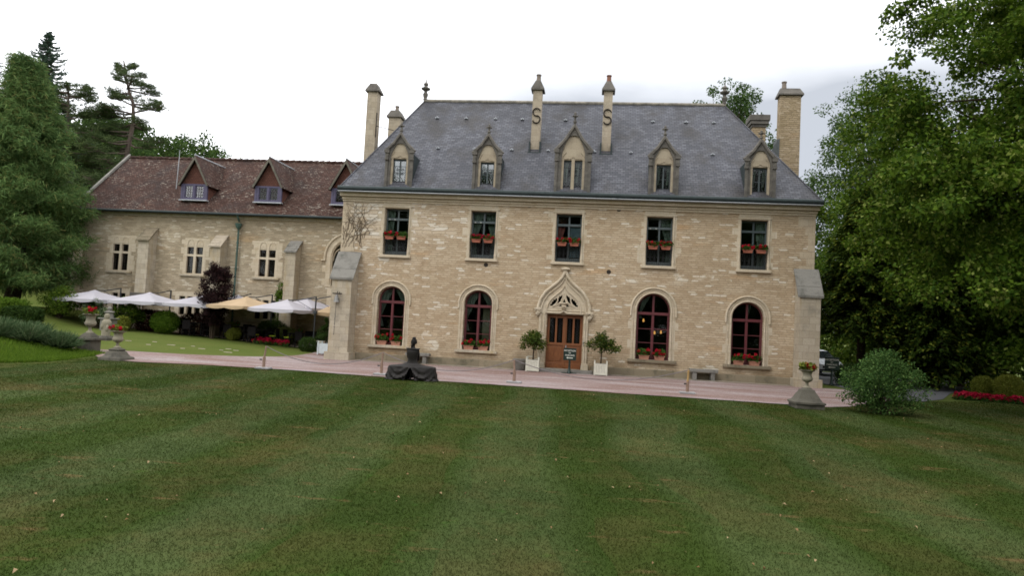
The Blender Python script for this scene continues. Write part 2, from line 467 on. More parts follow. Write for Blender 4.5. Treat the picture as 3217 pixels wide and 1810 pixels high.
X['blind'] = plain('blind_and_sky_sheet', (.55,.66,.80), (.40,.50,.64), 3, .7)  # also colours the dormer sheets that stand in for reflected sky
X['terra'] = plain('terracotta_box', (.36,.125,.078), (.27,.09,.055), 8, .8)
X['terrap'] = plain('pale_terracotta_box', (.40,.20,.135), (.29,.13,.085), 8, .85)
X['soil'] = plain('soil', (.05,.035,.025), (.03,.02,.014), 12, .95)
X['bronze'] = plain('dark_bronze', (.020,.0165,.0145), (.010,.0085,.0075), 4, .58, .3, .2, .15)
X['urn'] = ashlar('lichened_urn_stone', (.30,.27,.20), (.24,.215,.16), (.15,.14,.10), 3, 3, 0)
X['urnd'] = ashlar('blackened_urn_stone', (.13,.12,.095), (.09,.083,.066), (.032,.03,.027), 3, 3, 0)
X['gstone'] = ashlar('grey_bench_stone', (.25,.24,.215), (.19,.18,.16), (.10,.098,.085), 3, 3, 0)
X['slab'] = ashlar('paving_slab', (.42,.36,.28), (.35,.30,.23), (.27,.24,.19), .8, 2, .4)
X['bslab'] = ashlar('path_flagstone', (.30,.255,.20), (.23,.20,.155), (.15,.14,.10), 1.0, 3, .6)
X['white'] = plain('white_planter_paint', (.62,.60,.50), (.52,.50,.42), 7, .6)
X['bwhite'] = plain('blue_white_paint', (.60,.66,.68), (.5,.55,.57), 7, .6)
X['bark'] = plain('bark', (.075,.055,.038), (.035,.026,.018), 9, .95, .1, 0, .5)
X['barkp'] = plain('pine_bark', (.13,.10,.08), (.06,.046,.038), 6, .95, .1, 0, .5)
X['sgn'] = plain('dark_green_sign', (.010,.028,.022), (.007,.020,.016), 8, .35, .5)
X['let'] = plain('cream_lettering', (.75,.74,.66), (.68,.67,.6), 8, .6)
X['wick'] = plain('dark_wicker', (.016,.013,.013), (.008,.007,.007), 30, .9, .1)
X['lime'] = plain('lime_cushion', (.42,.52,.03), (.33,.42,.025), 8, .9)
X['canw'] = plain('white_canvas', (.44,.42,.45), (.385,.37,.40), 1.5, .9)
X['canb'] = plain('beige_canvas', (.47,.345,.215), (.40,.295,.18), 1.5, .9)
X['alu'] = plain('dark_parasol_metal', (.05,.055,.06), (.035,.038,.042), 8, .4, .5, .3)
X['wood'] = plain('grey_post_wood', (.30,.20,.15), (.22,.145,.105), 10, .85)
X['woody'] = plain('yellow_post_wood', (.42,.28,.11), (.33,.21,.085), 10, .85)
X['conc'] = plain('post_foot_concrete', (.34,.33,.33), (.25,.245,.24), 8, .9)
X['rope'] = plain('grey_rope', (.22,.19,.19), (.15,.13,.13), 20, .9)
X['carw'] = plain('white_car_paint', (.75,.78,.82), (.72,.75,.79), 3, .25, .6)
X['carg'] = plain('tinted_car_glass', (.02,.025,.03), (.015,.02,.024), 3, .08, .6)
X['rubber'] = plain('black_rubber', (.02,.02,.02), (.015,.015,.015), 9, .8)
X['silver'] = plain('silver_metal', (.55,.56,.58), (.45,.46,.48), 9, .3, .5, .9)
X['pewter'] = plain('dull_pewter', (.24,.235,.22), (.14,.135,.125), 9, .5, .5, .3)
X['lens'] = plain('clear_lens', (.7,.72,.75), (.6,.62,.65), 9, .15, .6)
X['pot'] = plain('clay_chimney_pot', (.22,.105,.07), (.15,.07,.05), 6, .85)
X['potg'] = plain('grey_chimney_pot', (.22,.18,.15), (.15,.125,.10), 6, .85)
X['vine'] = plain('dry_vine_stem', (.17,.13,.085), (.11,.085,.055), 12, .95)
X['asph'] = plain('asphalt', (.125,.125,.13), (.095,.095,.10), 3, .9, .2, 0, .2)
g = NM('amber_lamp_glow'); g.b.inputs['Emission Color'].default_value = (1,.45,.12,1); g.b.inputs['Emission Strength'].default_value = 1.6; X['glow'] = g.fin((.5,.3,.1))

# wood door
g = NM('varnished_oak'); gr = g.noise(6, 5, g.map((9,9,.7)))
X['oak'] = g.fin(g.ramp(gr, [(.3, (.125,.042,.014)), (.7, (.235,.088,.030))]), .42, .45)
# pink gravel
g = NM('pink_gravel')
f1 = g.noise(60, 3); f2 = g.noise(.6, 6, g.map((.35,1.3,1), (0,0,-.03)), .62)
c = g.ramp(f2, [(.38, (.200,.130,.110)), (.50, (.245,.183,.168)), (.62, (.300,.252,.246))])
c = g.mix(.6, c, g.ramp(f1, [(.3, (.60,.57,.55)), (.7, (1.3,1.3,1.32))]), 'MULTIPLY')
c = g.mix(.8, c, g.ramp(g.noise(7, 6, None, .75), [(.3, (.72,.66,.63)), (.7, (1.2,1.23,1.26))]), 'MULTIPLY')
c = g.mix(g.step(g.noise(34, 2), .66, .71), c, (.58,.52,.48))
g.bump(f1, .6, .02); X['gravel'] = g.fin(c, .95, .15)
# lawn: mown bands run away from the photographer towards the house
def lawn_colour(g, pos):
    s = g.sep(pos)
    wob = g.math('MULTIPLY_ADD', g.noise(.10, 3, pos), 2.6, -1.3)
    ang = R(4)
    q = g.math('ADD', g.math('ADD', g.math('MULTIPLY', s[0], math.cos(ang)), g.math('MULTIPLY', s[1], math.sin(ang))), wob)
    fan = g.math('MULTIPLY_ADD', s[1], -.006, .86)              # bands open slightly towards the camera
    ph = g.math('MULTIPLY', g.math('MULTIPLY', g.math('ADD', q, 2.2), fan), 2*PI/2.75)
    band = g.math('MULTIPLY_ADD', g.math('SINE', ph), 1.05, .5, True)
    band = g.math('MULTIPLY', band, g.math('MULTIPLY_ADD', g.noise(.22, 4, pos), 1.5, .1, True))
    dark = g.mix(g.noise(.45, 5, pos, .65), (.022,.041,.006), (.038,.058,.011))
    lite = g.mix(g.noise(1.2, 4, pos), (.038,.060,.016), (.062,.081,.029))
    c = g.mix(band, dark, lite)  # light and dark of leaning blades put into the band colour
    clo = g.noise(1.7, 6, pos, .7)
    c = g.mix(g.math('MULTIPLY', g.step(clo, .60, .70), .55), c, (.042,.095,.014))
    dry = g.noise(.38, 7, pos, .68)
    c = g.mix(g.math('MULTIPLY', g.step(dry, .52, .72), .7), c, (.098,.074,.028))
    c = g.mix(.6, c, g.ramp(g.noise(.3, 5, pos, .6), [(.35, (.72,.74,.70)), (.65, (1.2,1.18,1.15))]), 'MULTIPLY')
    edge = g.math('MULTIPLY', g.step(g.math('ABSOLUTE', g.math('SINE', ph)), .45, .1), g.step(g.noise(.5, 5, pos, .6), .45, .62))
    c = g.mix(g.math('MULTIPLY', edge, .3), c, (.085,.064,.024))
    dry2 = g.noise(1.1, 6, g.map((.6,1.8,1), (0,0,0), pos), .7)
    c = g.mix(g.math('MULTIPLY', g.step(dry2, .60, .71), .85), c, (.145,.092,.042))
    return c
g = NM('lawn_turf')
c = lawn_colour(g, g.co)
far = g.step(g.noise(.05, 3), .45, .6)
s = g.sep()
rough_zone = g.math('MAXIMUM', g.math('MULTIPLY_ADD', s[1], .5, 3.4, True), g.math('MULTIPLY_ADD', s[0], -.4, -6.6, True))  # beyond the drive / on the bank
yel = g.mix(g.noise(.5, 6, None, .65), (.050,.085,.013), (.110,.116,.034))
c = g.mix(rough_zone, c, yel)
c = g.mix(.7, c, g.ramp(g.noise(45, 4, None, .7), [(.3, (.8,.8,.76)), (.7, (1.3,1.3,1.25))]), 'MULTIPLY')
g.bump(g.noise(70, 3), .4, .02); X['turf'] = g.fin(c, .95, .05)
g = NM('grass_blade'); a = g.attr()
c = lawn_colour(g, g.co)
c = g.mix(.8, c, g.ramp(a, [(0, (.88,.90,.84)), (.55, (1.05,1.05,1.0)), (.93, (1.22,1.2,1.12)), (.985, (1.9,1.7,1.4))]), 'MULTIPLY')
X['blade'] = g.fin(c, .85, .05)
tr = g.n('ShaderNodeBsdfTranslucent'); g.l(c, tr.inputs[0])
ms = g.n('ShaderNodeMixShader'); ms.inputs[0].default_value = .5
g.l(g.b.outputs[0], ms.inputs[1]); g.l(tr.outputs[0], ms.inputs[2]); g.l(ms.outputs[0], g.out.inputs['Surface'])
# leaves
X['linden'] = leafmat('linden_leaf', (.024,.058,.006), (.112,.178,.018), (.22,.26,.065), .33)
X['ash'] = leafmat('airy_tree_leaf', (.035,.072,.022), (.085,.135,.040), None, .35)
X['mid'] = leafmat('broadleaf', (.034,.078,.010), (.125,.195,.024), (.16,.20,.03), .33)
X['hillf'] = leafmat('hill_tree_leaf', (.030,.062,.018), (.085,.135,.034), None, .3)
X['yew'] = leafmat('yew_needle', (.020,.044,.008), (.070,.108,.014), (.16,.18,.025), .25, .6, .88)
X['bluep'] = leafmat('blue_green_needle', (.055,.110,.036), (.140,.210,.072), (.17,.17,.06), .3, .6, .95)
X['spruce'] = leafmat('spruce_needle', (.030,.058,.042), (.080,.120,.085), None, .25, .65)
X['spine'] = leafmat('dark_pine_needle', (.030,.052,.020), (.080,.112,.045), (.09,.12,.045), .2, .7, .95)
X['box'] = leafmat('boxwood_leaf', (.018,.038,.008), (.045,.078,.016), None, .2)
X['boxg'] = leafmat('golden_box_leaf', (.11,.135,.018), (.29,.30,.06), None, .35)
X['bushl'] = leafmat('rose_bush_leaf', (.030,.078,.022), (.095,.170,.046), (.16,.25,.08), .35)
X['plum'] = leafmat('plum_leaf', (.016,.008,.010), (.036,.017,.019), (.07,.025,.025), .2, .6, .95)
X['redh'] = leafmat('copper_hedge_leaf', (.030,.013,.013), (.085,.026,.022), (.14,.035,.03), .2, .6, .92)
X['bright'] = leafmat('bright_shrub_leaf', (.060,.12,.012), (.14,.22,.026), None, .35)
X['vari'] = leafmat('variegated_leaf', (.10,.15,.035), (.30,.34,.13), None, .3)
X['lav'] = leafmat('lavender_stem', (.040,.075,.030), (.105,.160,.080), (.21,.25,.14), .2)
X['lavf'] = leafmat('faded_lavender_flower', (.055,.040,.038), (.105,.075,.066), None, .2)
X['ger'] = leafmat('geranium_leaf', (.030,.075,.014), (.085,.150,.032), None, .25, var=.2)
X['gery'] = leafmat('yellowish_geranium_leaf', (.08,.12,.02), (.20,.22,.04), None, .25, var=.2)
X['rflo'] = leafmat('red_petal', (.36,.008,.022), (.56,.016,.042), None, .2, .6, var=.1)
X['pflo'] = leafmat('crimson_petal', (.36,.010,.032), (.55,.022,.07), None, .2, .6, var=.1)
X['citrus'] = leafmat('citrus_leaf', (.030,.062,.012), (.085,.120,.022), (.17,.15,.03), .25, .45, .93, var=.25)
X['deadl'] = leafmat('dry_leaf', (.20,.105,.045), (.42,.30,.18), None, .2, var=.1)
# ------------------------------------------------------------------ terrain
def ss(a, b, t):
    t = min(1, max(0, (t-a)/(b-a))); return t*t*(3-2*t)
def terrain(x, y):
    h = .042*max(0, -11-x)*ss(-10, -1, y)*(1-.55*ss(-28, -45, x))
    d = (-15.2-.232*(y+17.5)-x)/1.027
    h += .62*ss(0, 3.2, d)*ss(-6.2, -8.6, y)
    u = (-x-36)*.85+(y-14)*.25
    if u > 0: h += min(13.5, .40*u*ss(0, 20, u))
    h += 4*ss(0, 60, (y-45)*.6)
    h += .85*ss(27.5, 31.5, -x)*ss(0, 4.5, y)
    return h
def tz(x, y): return terrain(x, y)
def axis(a, b, f0, f1, st):
    l = []; t = f0
    while t < f1: l.append(t); t += st
    v = f0; d = st; lo = []
    while v > a: d *= 1.35; v -= d; lo.append(v)
    v = l[-1]; d = st; hi = []
    while v < b: d *= 1.35; v += d; hi.append(v)
    return lo[::-1]+l+hi
gx, gy = axis(-420, 420, -46, 32, .6), axis(-320, 520, -36, 26, .6)
mb = MB()
mb.v = [(x, y, terrain(x, y)) for y in gy for x in gx]
W_ = len(gx)
mb.f = [(j*W_+i, j*W_+i+1, (j+1)*W_+i+1, (j+1)*W_+i) for j in range(len(gy)-1) for i in range(W_-1)]
tag(mb.build('ground', X['turf'], smooth=True, recalc=False), kind='structure')

def sheet(name, poly, mat, dz, step=.8):
    bm = bmesh.new()
    vs = [bm.verts.new((x, y, 0)) for x, y in poly]
    for t in tessellate_polygon([[Vector((x, y, 0)) for x, y in poly]]):
        try: bm.faces.new([vs[i] for i in t])
        except ValueError: pass
    xs = [p[0] for p in poly]; ys = [p[1] for p in poly]
    for ax, lo, hi in ((0, min(xs), max(xs)), (1, min(ys), max(ys))):
        v = lo+step
        while v < hi:
            co = (v,0,0) if ax == 0 else (0,v,0); no = (1,0,0) if ax == 0 else (0,1,0)
            bmesh.ops.bisect_plane(bm, geom=bm.verts[:]+bm.edges[:]+bm.faces[:], plane_co=co, plane_no=no)
            v += step
    for v in bm.verts: v.co.z = terrain(v.co.x, v.co.y)+dz
    for f in bm.faces:
        f.normal_update()
        if f.normal.z < 0: f.normal_flip()
    me = bpy.data.meshes.new(name); bm.to_mesh(me); bm.free(); me.materials.append(mat)
    return tag(link(name, me), kind='structure')
EDGE = [(-20.6,-6.6),(-18.5,-7.1),(-16.6,-8.6),(-15.1,-8.9),(-13.1,-8.4),(-10.0,-8.2),(-6.9,-8.6),(-3.9,-9.0),(-1.3,-9.1),(1.5,-9.3),(4.0,-9.4),(7.2,-9.6),(8.7,-9.7),(9.6,-9.0),(10.3,-8.0),(11.6,-6.4)]
FAR = [(12.8,-5.2),(12.6,-.6),(-11.2,-.6),(-11.3,7.3),(-12.5,7.3),(-13.0,4.5),(-13.1,2.6),(-12.9,1.2),(-12.7,-.4),(-12.8,-2.2),(-13.4,-3.4),(-14.2,-4.2),(-15.5,-4.95),(-17.7,-5.5),(-19.1,-5.8),(-20.6,-6.0)]
def rough_edge(pts, amp, seed, step=.35):
    rr = random.Random(seed); out = []
    for (a, b) in zip(pts, pts[1:]):
        L = math.dist(a, b); n = max(1, int(L/step))
        for k in range(n):
            t = k/n; out.append((a[0]+(b[0]-a[0])*t+rr.uniform(-amp, amp), a[1]+(b[1]-a[1])*t+rr.uniform(-amp, amp)))
    return out+[pts[-1]]
sheet('gravel_drive', rough_edge(EDGE, .05, 1)+FAR[:3]+rough_edge(FAR[3:], .03, 2), X['gravel'], .02)
sheet('asphalt_road', [(12.6,-4.9),(13.6,-4.9),(15.2,-3.0),(17.5,1.2),(19.5,3.5),(26,5.5),(40,9),(40,17),(22,16.5),(12.6,16)], X['asph'], .016)
sheet('terrace_paving', [(-13.2,5.2),(-14.6,4.7),(-15.9,4.75),(-16.6,5.4),(-17.6,5.9),(-18.7,5.6),(-19.6,6.0),(-21.5,6.1),(-24.5,6.6),(-29.5,6.6),(-29.5,7.8),(-11.3,7.8),(-11.3,7.35),(-12.5,7.35)], X['slab'], .05)
# flagstones laid along the foot of the house
mb = MB(); rr = random.Random(5); x = -9.9
while x < 10.0:
    w = rr.uniform(.6, 1.0); x1 = min(x+w, 10.1)
    if not (-1.2 < (x+x1)/2 < 1.3): mb.box(x+.01, x1-.01, -.62+rr.uniform(-.03,.03), -.02, -.05, .035+rr.uniform(0,.012))
    x += w
tag(mb.build('flagstone_path', X['bslab']), kind='structure')
# pale stepping stones sunk in the side lawn
mb = MB(); rr = random.Random(8)
for (px, py) in [(-19.6,-1.2),(-18.3,-1.9),(-17.5,-1.4),(-16.6,-2.2),(-15.8,-1.9),(-18.9,-2.7),(-15.1,-2.6),(-17.1,-2.9),(-20.4,-2.0),(-16.0,-.9),(-15.4,-1.3)]:
    z = tz(px, py); mb.lathe([(.10,-.05),(.10,.016),(.09,.022)], 9, (px,py,z), rr.uniform(.9,2.2), .6)
tag(mb.build('stepping_stones', X['slab']), kind='structure')

# ------------------------------------------------------------------ grass blades
def edge_y(x):
    return np.interp(x, [-30,-20.6]+[p[0] for p in EDGE[1:]]+[12.8,15,18,30], [-7.2,-6.7]+[p[1] for p in EDGE[1:]]+[-5.0,-4.0,-2.2,-2.2])
def tznp(x, y):
    return np.array([terrain(a, b) if a < -11 else 0.0 for a, b in zip(x, y)])
rg = np.random.default_rng(3)
n = 1050000
d = 3.5+(34-3.5)*rg.random(n)**1.1
az_ = -yaw+R(-55)+R(110)*rg.random(n)
px, py = 1.23+d*np.sin(az_), -32.81+d*np.cos(az_)
k = (py < edge_y(px)-.02+.07*rg.random(n)) & (px > -26) & (px < 24)
px, py, d = px[k], py[k], d[k]; n = len(px)
pz = tznp(px, py)
h = (.009+.016*rg.random(n)**1.8)*(1+.012*d); h[rg.random(n) < .006] *= 2.6
w = .0018+.00036*d
th = rg.random(n)*2*PI; ph = th+PI/2+rg.normal(size=n)*.5
lean = h*(.5+1.2*rg.random(n))
P = np.stack([px, py, pz-.004], 1); S = np.stack([np.cos(th)*w, np.sin(th)*w, 0*w], 1)
Lv = np.stack([np.cos(ph)*lean, np.sin(ph)*lean, h], 1)
V = np.stack([P-S, P+S, P+Lv+S*.25, P+Lv-S*.25], 1).reshape(-1,3)
go = link('lawn_grass', quads_mesh('lawn_grass', V, rg.random(n), X['blade']))
tag(go, 'short mown lawn in broad light and dark green bands', None, None, 'stuff')
# taller tufts on the bank and round the feet of bushes and urns
rg = np.random.default_rng(4)
n = 26000
t = rg.random(n); px = -16.6-7*t*rg.random(n)-.3; py = -15+8.2*rg.random(n)
dd = (-15.2-.232*(py+17.5)-px)/1.027
k = (dd > .2)&(dd < 3.0); px, py = px[k], py[k]; n = len(px); pz = tznp(px, py)
h = .07+.10*rg.random(n); th = rg.random(n)*2*PI; ph = rg.random(n)*2*PI; w = .012
P = np.stack([px,py,pz-.01],1); S = np.stack([np.cos(th)*w, np.sin(th)*w, 0*th],1); Lv = np.stack([np.cos(ph)*h*.5, np.sin(ph)*h*.5, h],1)
V = np.stack([P-S,P+S,P+Lv+S*.2,P+Lv-S*.2],1).reshape(-1,3)
tag(link('bank_grass', quads_mesh('bank_grass', V, rg.random(n), X['bright'])), 'longer bright grass on the bank below the lavender', None, None, 'stuff')
# dry leaves lying on the lawn
rg = np.random.default_rng(6); n = 210
d = 6+20*rg.random(n)**1.3; az_ = -yaw+R(-35)+R(70)*rg.random(n)
px, py = 1.23+d*np.sin(az_), -32.81+d*np.cos(az_); k = py < edge_y(px)-.3; px, py, d = px[k], py[k], d[k]; n = len(px)
A = np.stack([rg.normal(size=n), rg.normal(size=n), .3*rg.normal(size=n)],1); Nn = np.stack([.35*rg.normal(size=n), .35*rg.normal(size=n), np.ones(n)],1)
V = leaf_quads(np.stack([px,py,tznp(px,py)+.035],1), A, Nn, .025+.04*rg.random(n)**1.5, .26, .35)
tag(link('fallen_leaves', quads_mesh('fallen_leaves', V, rg.random(n), X['deadl'])), 'dry brown leaves scattered over the mown lawn', None, None, 'stuff')
# ------------------------------------------------------------------ the manor house
house = thing('manor_house', 'large tan stone manor with steep slate hipped roof and five gothic dormers', 'house')
def P_(name, mb, mat, par=None, smooth=False): return mb.build(name, X[mat], par or house, smooth)
XL, XR, YB, ZT = -11.1, 11.05, 10.0, 8.0
UW = [-8.37, -4.13, -.055, 4.15, 8.40]                     # upper window centres
UZ0, UZ1, UH = 5.15, 7.43, .595
AW = [(-8.40,.665,3.0,.62), (-4.165,.665,3.0,.62), None, (4.02,.765,3.05,.80), (8.235,.705,2.95,.70)]   # x, half width, springing, rise
DX = -.03                                                   # door centre
holes = [rect(c-UH-.001, c+UH+.001, UZ0, UZ1) for c in UW]
holes += [shift(arch(w, .80, zs, r, 20), c) for a in AW if a for c, w, zs, r in [a]]
holes += [rect(DX-.84, DX+.84, .16, 2.68), shift([(-.72,3.0),(.72,3.0),(.66,3.25),(.45,3.5),(0,3.68),(-.45,3.5),(-.66,3.25)], DX-.1)]
mb = MB(); mb.plate(rect(XL, XR, -.2, ZT), holes, 0, .5)
mb.box(XL, XL+.5, .501, YB, -.2, ZT); mb.box(XR-.5, XR, .501, YB, -.2, ZT); mb.box(XL+.501, XR-.501, YB-.5, YB, -.2, ZT)
P_('wall', mb, 'wall')
# rooms behind the windows
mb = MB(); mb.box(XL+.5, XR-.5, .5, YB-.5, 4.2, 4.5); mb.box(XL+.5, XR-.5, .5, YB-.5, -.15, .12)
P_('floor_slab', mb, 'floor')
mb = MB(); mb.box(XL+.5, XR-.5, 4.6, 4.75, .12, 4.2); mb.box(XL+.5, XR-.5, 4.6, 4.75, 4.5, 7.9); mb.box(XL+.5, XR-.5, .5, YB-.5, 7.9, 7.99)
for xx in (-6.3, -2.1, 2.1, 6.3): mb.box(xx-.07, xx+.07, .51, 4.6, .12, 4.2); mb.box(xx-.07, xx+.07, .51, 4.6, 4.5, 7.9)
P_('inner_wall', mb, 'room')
# corner stones: long and short, a few millimetres proud
rr = random.Random(3)
for xc, sg in ((XL, 1), (XR, -1)):
    mb = MB(); z = .38
    while z < 7.6:
        hh = rr.uniform(.26, .42); w = rr.uniform(.28, .75); z1 = min(z+hh, 7.69)
        x0, x1 = sorted((xc-sg*.006, xc+sg*w))
        mb.box(x0, x1, -.012, .25, z, z1-.012); z += hh
    P_('quoin', mb, 'ashw')
mb = MB()
for x0, x1 in ((-10.0, -1.24), (1.26, 10.2)): mb.bevbox(x0, x1, -.09, .05, -.2, .36, .03)
P_('plinth', mb, 'plinth')
# cornice, flashing strip and gutter
mb = MB()
for (pr, z0, z1) in ((.06, 7.70, 7.80), (.13, 7.803, 7.92), (.27, 7.923, 8.09)):
    q = pr*.4; mb.box(XL-q, XR+q, -pr, -.003, z0, z1); mb.box(XL-q, XL-.003, -.002, YB, z0, z1); mb.box(XR+.003, XR+q, -.002, YB, z0, z1)
P_('cornice', mb, 'ashlar')
mb = MB(); mb.box(XL-.14, XR+.16, -.53, 0.2, 8.105, 8.14); mb.box(XL-.115, XR+.115, -.30, 0.2, 8.093, 8.104); P_('flashing_strip', mb, 'zinc')
mb = MB(); mb.tube([(XL-.16, -.43, 8.27), (XR+.20, -.43, 8.27)], .118, 12); mb.tube([(XL-.16, -.30, 8.30), (XL-.16, YB, 8.30)], .085, 8); mb.tube([(XR+.20, -.30, 8.30), (XR+.20, YB, 8.30)], .085, 8)
P_('gutter', mb, 'gut', None, True)
# roof
RX0, RX1, RZ, RY = -8.65, 7.72, 14.35, 5.0
E0 = (-11.24, 11.24, -.38, 10.38, 8.30)
mb = MB()
e = [(E0[0],E0[2],E0[4]),(E0[1],E0[2],E0[4]),(E0[1],E0[3],E0[4]),(E0[0],E0[3],E0[4])]
mb.add(e+[(RX0,RY,RZ),(RX1,RY,RZ)]+[(a,b,c-.06) for a,b,c in e], [(0,1,5,4),(1,2,5),(2,3,4,5),(3,0,4),(6,7,1,0),(7,8,2,1),(8,9,3,2),(9,6,0,3),(9,8,7,6)])
roof = P_('roof', mb, 'slate')
def roof_z(y): return 8.30+(y+.38)*(RZ-8.30)/(RY+.38)
def roof_y(z): return (z-8.30)*(RY+.38)/(RZ-8.30)-.38
mb = MB(); mb.tube([(RX0-.05,RY,RZ+.02),(RX1+.05,RY,RZ+.02)], .10, 8); P_('ridge_capping', mb, 'ridge', roof, True)
for a, b in ((e[0],(RX0,RY,RZ)),(e[1],(RX1,RY,RZ)),(e[2],(RX1,RY,RZ)),(e[3],(RX0,RY,RZ))): mb = MB(); mb.tube([a, b], .045, 6); P_('hip_flashing', mb, 'slate', roof)
FIN = [(.10,0),(.12,.06),(.09,.12),(.13,.24),(.15,.34),(.10,.42),(.08,.5),(.13,.56),(.24,.62),(.26,.68),(.12,.74),(.09,.82),(.14,.90),(.10,.98),(.035,1.04),(.02,1.2)]
for xx in (RX0+.02, RX1-.02):
    mb = MB(); mb.lathe(FIN, 12, (xx, RY, RZ+.05)); P_('ridge_finial', mb, 'dark', roof, True)
# small zinc snow hooks in two rows
hook = None
def hookmesh():
    mb = MB(); mb.box(-.09,.09,-.04,.02,-.01,.03); mb.box(-.085,-.03,-.09,-.039,-.02,.04); mb.box(.03,.085,-.09,-.039,-.02,.04); mb.box(-.02,.02,-.07,.0,.028,.09)
    return mb
for zz, xs in ((13.05, [-7.6,-6.0,-4.4,-2.95,-.65,1.55,3.9,5.6,7.0]), (10.9, [-7.0,-5.1,-3.2,-1.35,.95,2.75,4.85,6.7])):
    for xx in xs:
        if hook is None: hook = P_('snow_hook', hookmesh(), 'zinc', roof)
        else:
            o = hook.copy(); COL.objects.link(o); hook2 = o; o.parent = roof
            o.location = (xx, roof_y(zz)-.02, zz); continue
        hook.location = (xx, roof_y(zz)-.02, zz)
# chimneys
def chimney(x0, x1, y0, y1, z0, z1, mat, caph, pot=None, saddle='x', anchor=False, cover=.11):
    mb = MB(); mb.box(x0, x1, y0, y1, z0, z1); c = P_('chimney', mb, mat)
    mb = MB(); a = cover
    xm, ym = (x0+x1)/2, (y0+y1)/2
    b = [(x0-a,y0-a,z1+.001),(x1+a,y0-a,z1+.001),(x1+a,y1+a,z1+.001),(x0-a,y1+a,z1+.001)]
    m = [(p[0],p[1],z1+.07) for p in b]
    if saddle == 'x': t = [(x0+.10,y0+.04,z1+caph),(x1-.10,y0+.04,z1+caph),(x1-.10,y1-.04,z1+caph),(x0+.10,y1-.04,z1+caph)]
    else: t = [(x0+.02,ym-.12,z1+caph),(x1-.02,ym-.12,z1+caph),(x1-.02,ym+.12,z1+caph),(x0+.02,ym+.12,z1+caph)]
    mb.add(b+m+t, [(0,1,5,4),(1,2,6,5),(2,3,7,6),(3,0,4,7),(4,5,9,8),(5,6,10,9),(6,7,11,10),(7,4,8,11),(8,9,10,11),(3,2,1,0)])
    P_('chimney_cap', mb, 'dark', c)
    if pot:
        mb = MB(); mb.lathe([(.13,0),(.12,.05),(.105,.3),(.13,.33),(.13,.38),(.10,.38)], 12, (pot[0], pot[1], z1+caph-.02)); P_('chimney_pot', mb, pot[2], c, True)
    return c
chimney(-11.15, -10.60, 2.6, 3.2, 7.0, 14.05, 'chim', .46)
mb = MB(); mb.tube([(-10.57,2.58,11.6),(-10.57,2.58,12.9)], .03, 6); mb.tube([(-10.57,2.58,12.2),(-9.6,2.6,11.98)], .018, 6); P_('chimney_stay', mb, 'rust')
c2 = chimney(-11.30, -10.60, 7.0, 7.9, 9.0, 14.0, 'chim', .45, (-10.95, 7.45, 'potg'))
cA = chimney(-2.27, -1.82, 2.02, 2.55, 10.8, 14.05, 'chim', .52, (-2.045, 2.28, 'potg'))
cB = chimney(1.30, 1.74, 2.02, 2.55, 10.8, 14.05, 'chim', .52, (1.52, 2.28, 'pot'))
def s_curve(cx, cz, r):
    """an S of two open circles: from the upper right, over the top, through the middle, to the lower left"""
    pts = []
    for k in range(19): w = R(20)+R(250)*k/18; pts.append((cx+r*math.cos(w), cz+r+r*1.05*math.sin(w)))
    for k in range(1, 19): w = R(90)-R(250)*k/18; pts.append((cx+r*math.cos(w), cz-r+r*1.05*math.sin(w)))
    return pts
for c, cx in ((cA, -2.045), (cB, 1.52)):
    mb = MB(); mb.tube(xz(s_curve(cx, 12.72, .185), 1.985), .034, 6); P_('wall_anchor', mb, 'rust', c, True)
    mb = MB(); mb.box(cx-.34, cx+.34, 1.80, 2.017, 10.55, 10.80); mb.box(cx-.30, cx-.228, 1.85, 2.7, 10.78, 11.35); mb.box(cx+.228, cx+.30, 1.85, 2.7, 10.78, 11.35); P_('chimney_flashing', mb, 'gut', c)
chimney(10.08, 11.06, 2.9, 3.5, 7.0, 14.25, 'chimr', .42, (10.3, 3.2, 'potg'), 'y', cover=.11)
mb = MB(); mb.add([(9.2,2.3,10.6),(10.07,2.88,12.1),(10.07,2.88,11.0),(9.7,2.5,10.7)], [(0,1,2,3)]); mb.box(9.94, 10.075, 2.85, 3.5, 10.5, 12.0); P_('lead_apron', mb, 'lead')
mb = MB(); mb.box(9.55, 10.25, 6.6, 7.4, 10.5, 13.7); c = P_('chimney', mb, 'chimr')
mb = MB(); mb.box(9.50,10.30,6.55,7.45,13.703,13.85); mb.box(9.42,10.38,6.47,7.53,13.853,14.05); mb.box(9.36,10.44,6.41,7.59,14.053,14.35); P_('chimney_cap', mb, 'dark', c)
mb = MB(); mb.lathe([(.14,0),(.13,.16),(.05,.2),(.05,.28)], 10, (9.75,7.0,14.35)); mb.lathe([(.12,0),(.11,.14),(.04,.18),(.04,.26)], 10, (10.0,7.0,14.35)); P_('chimney_pot', mb, 'silver', c, True)

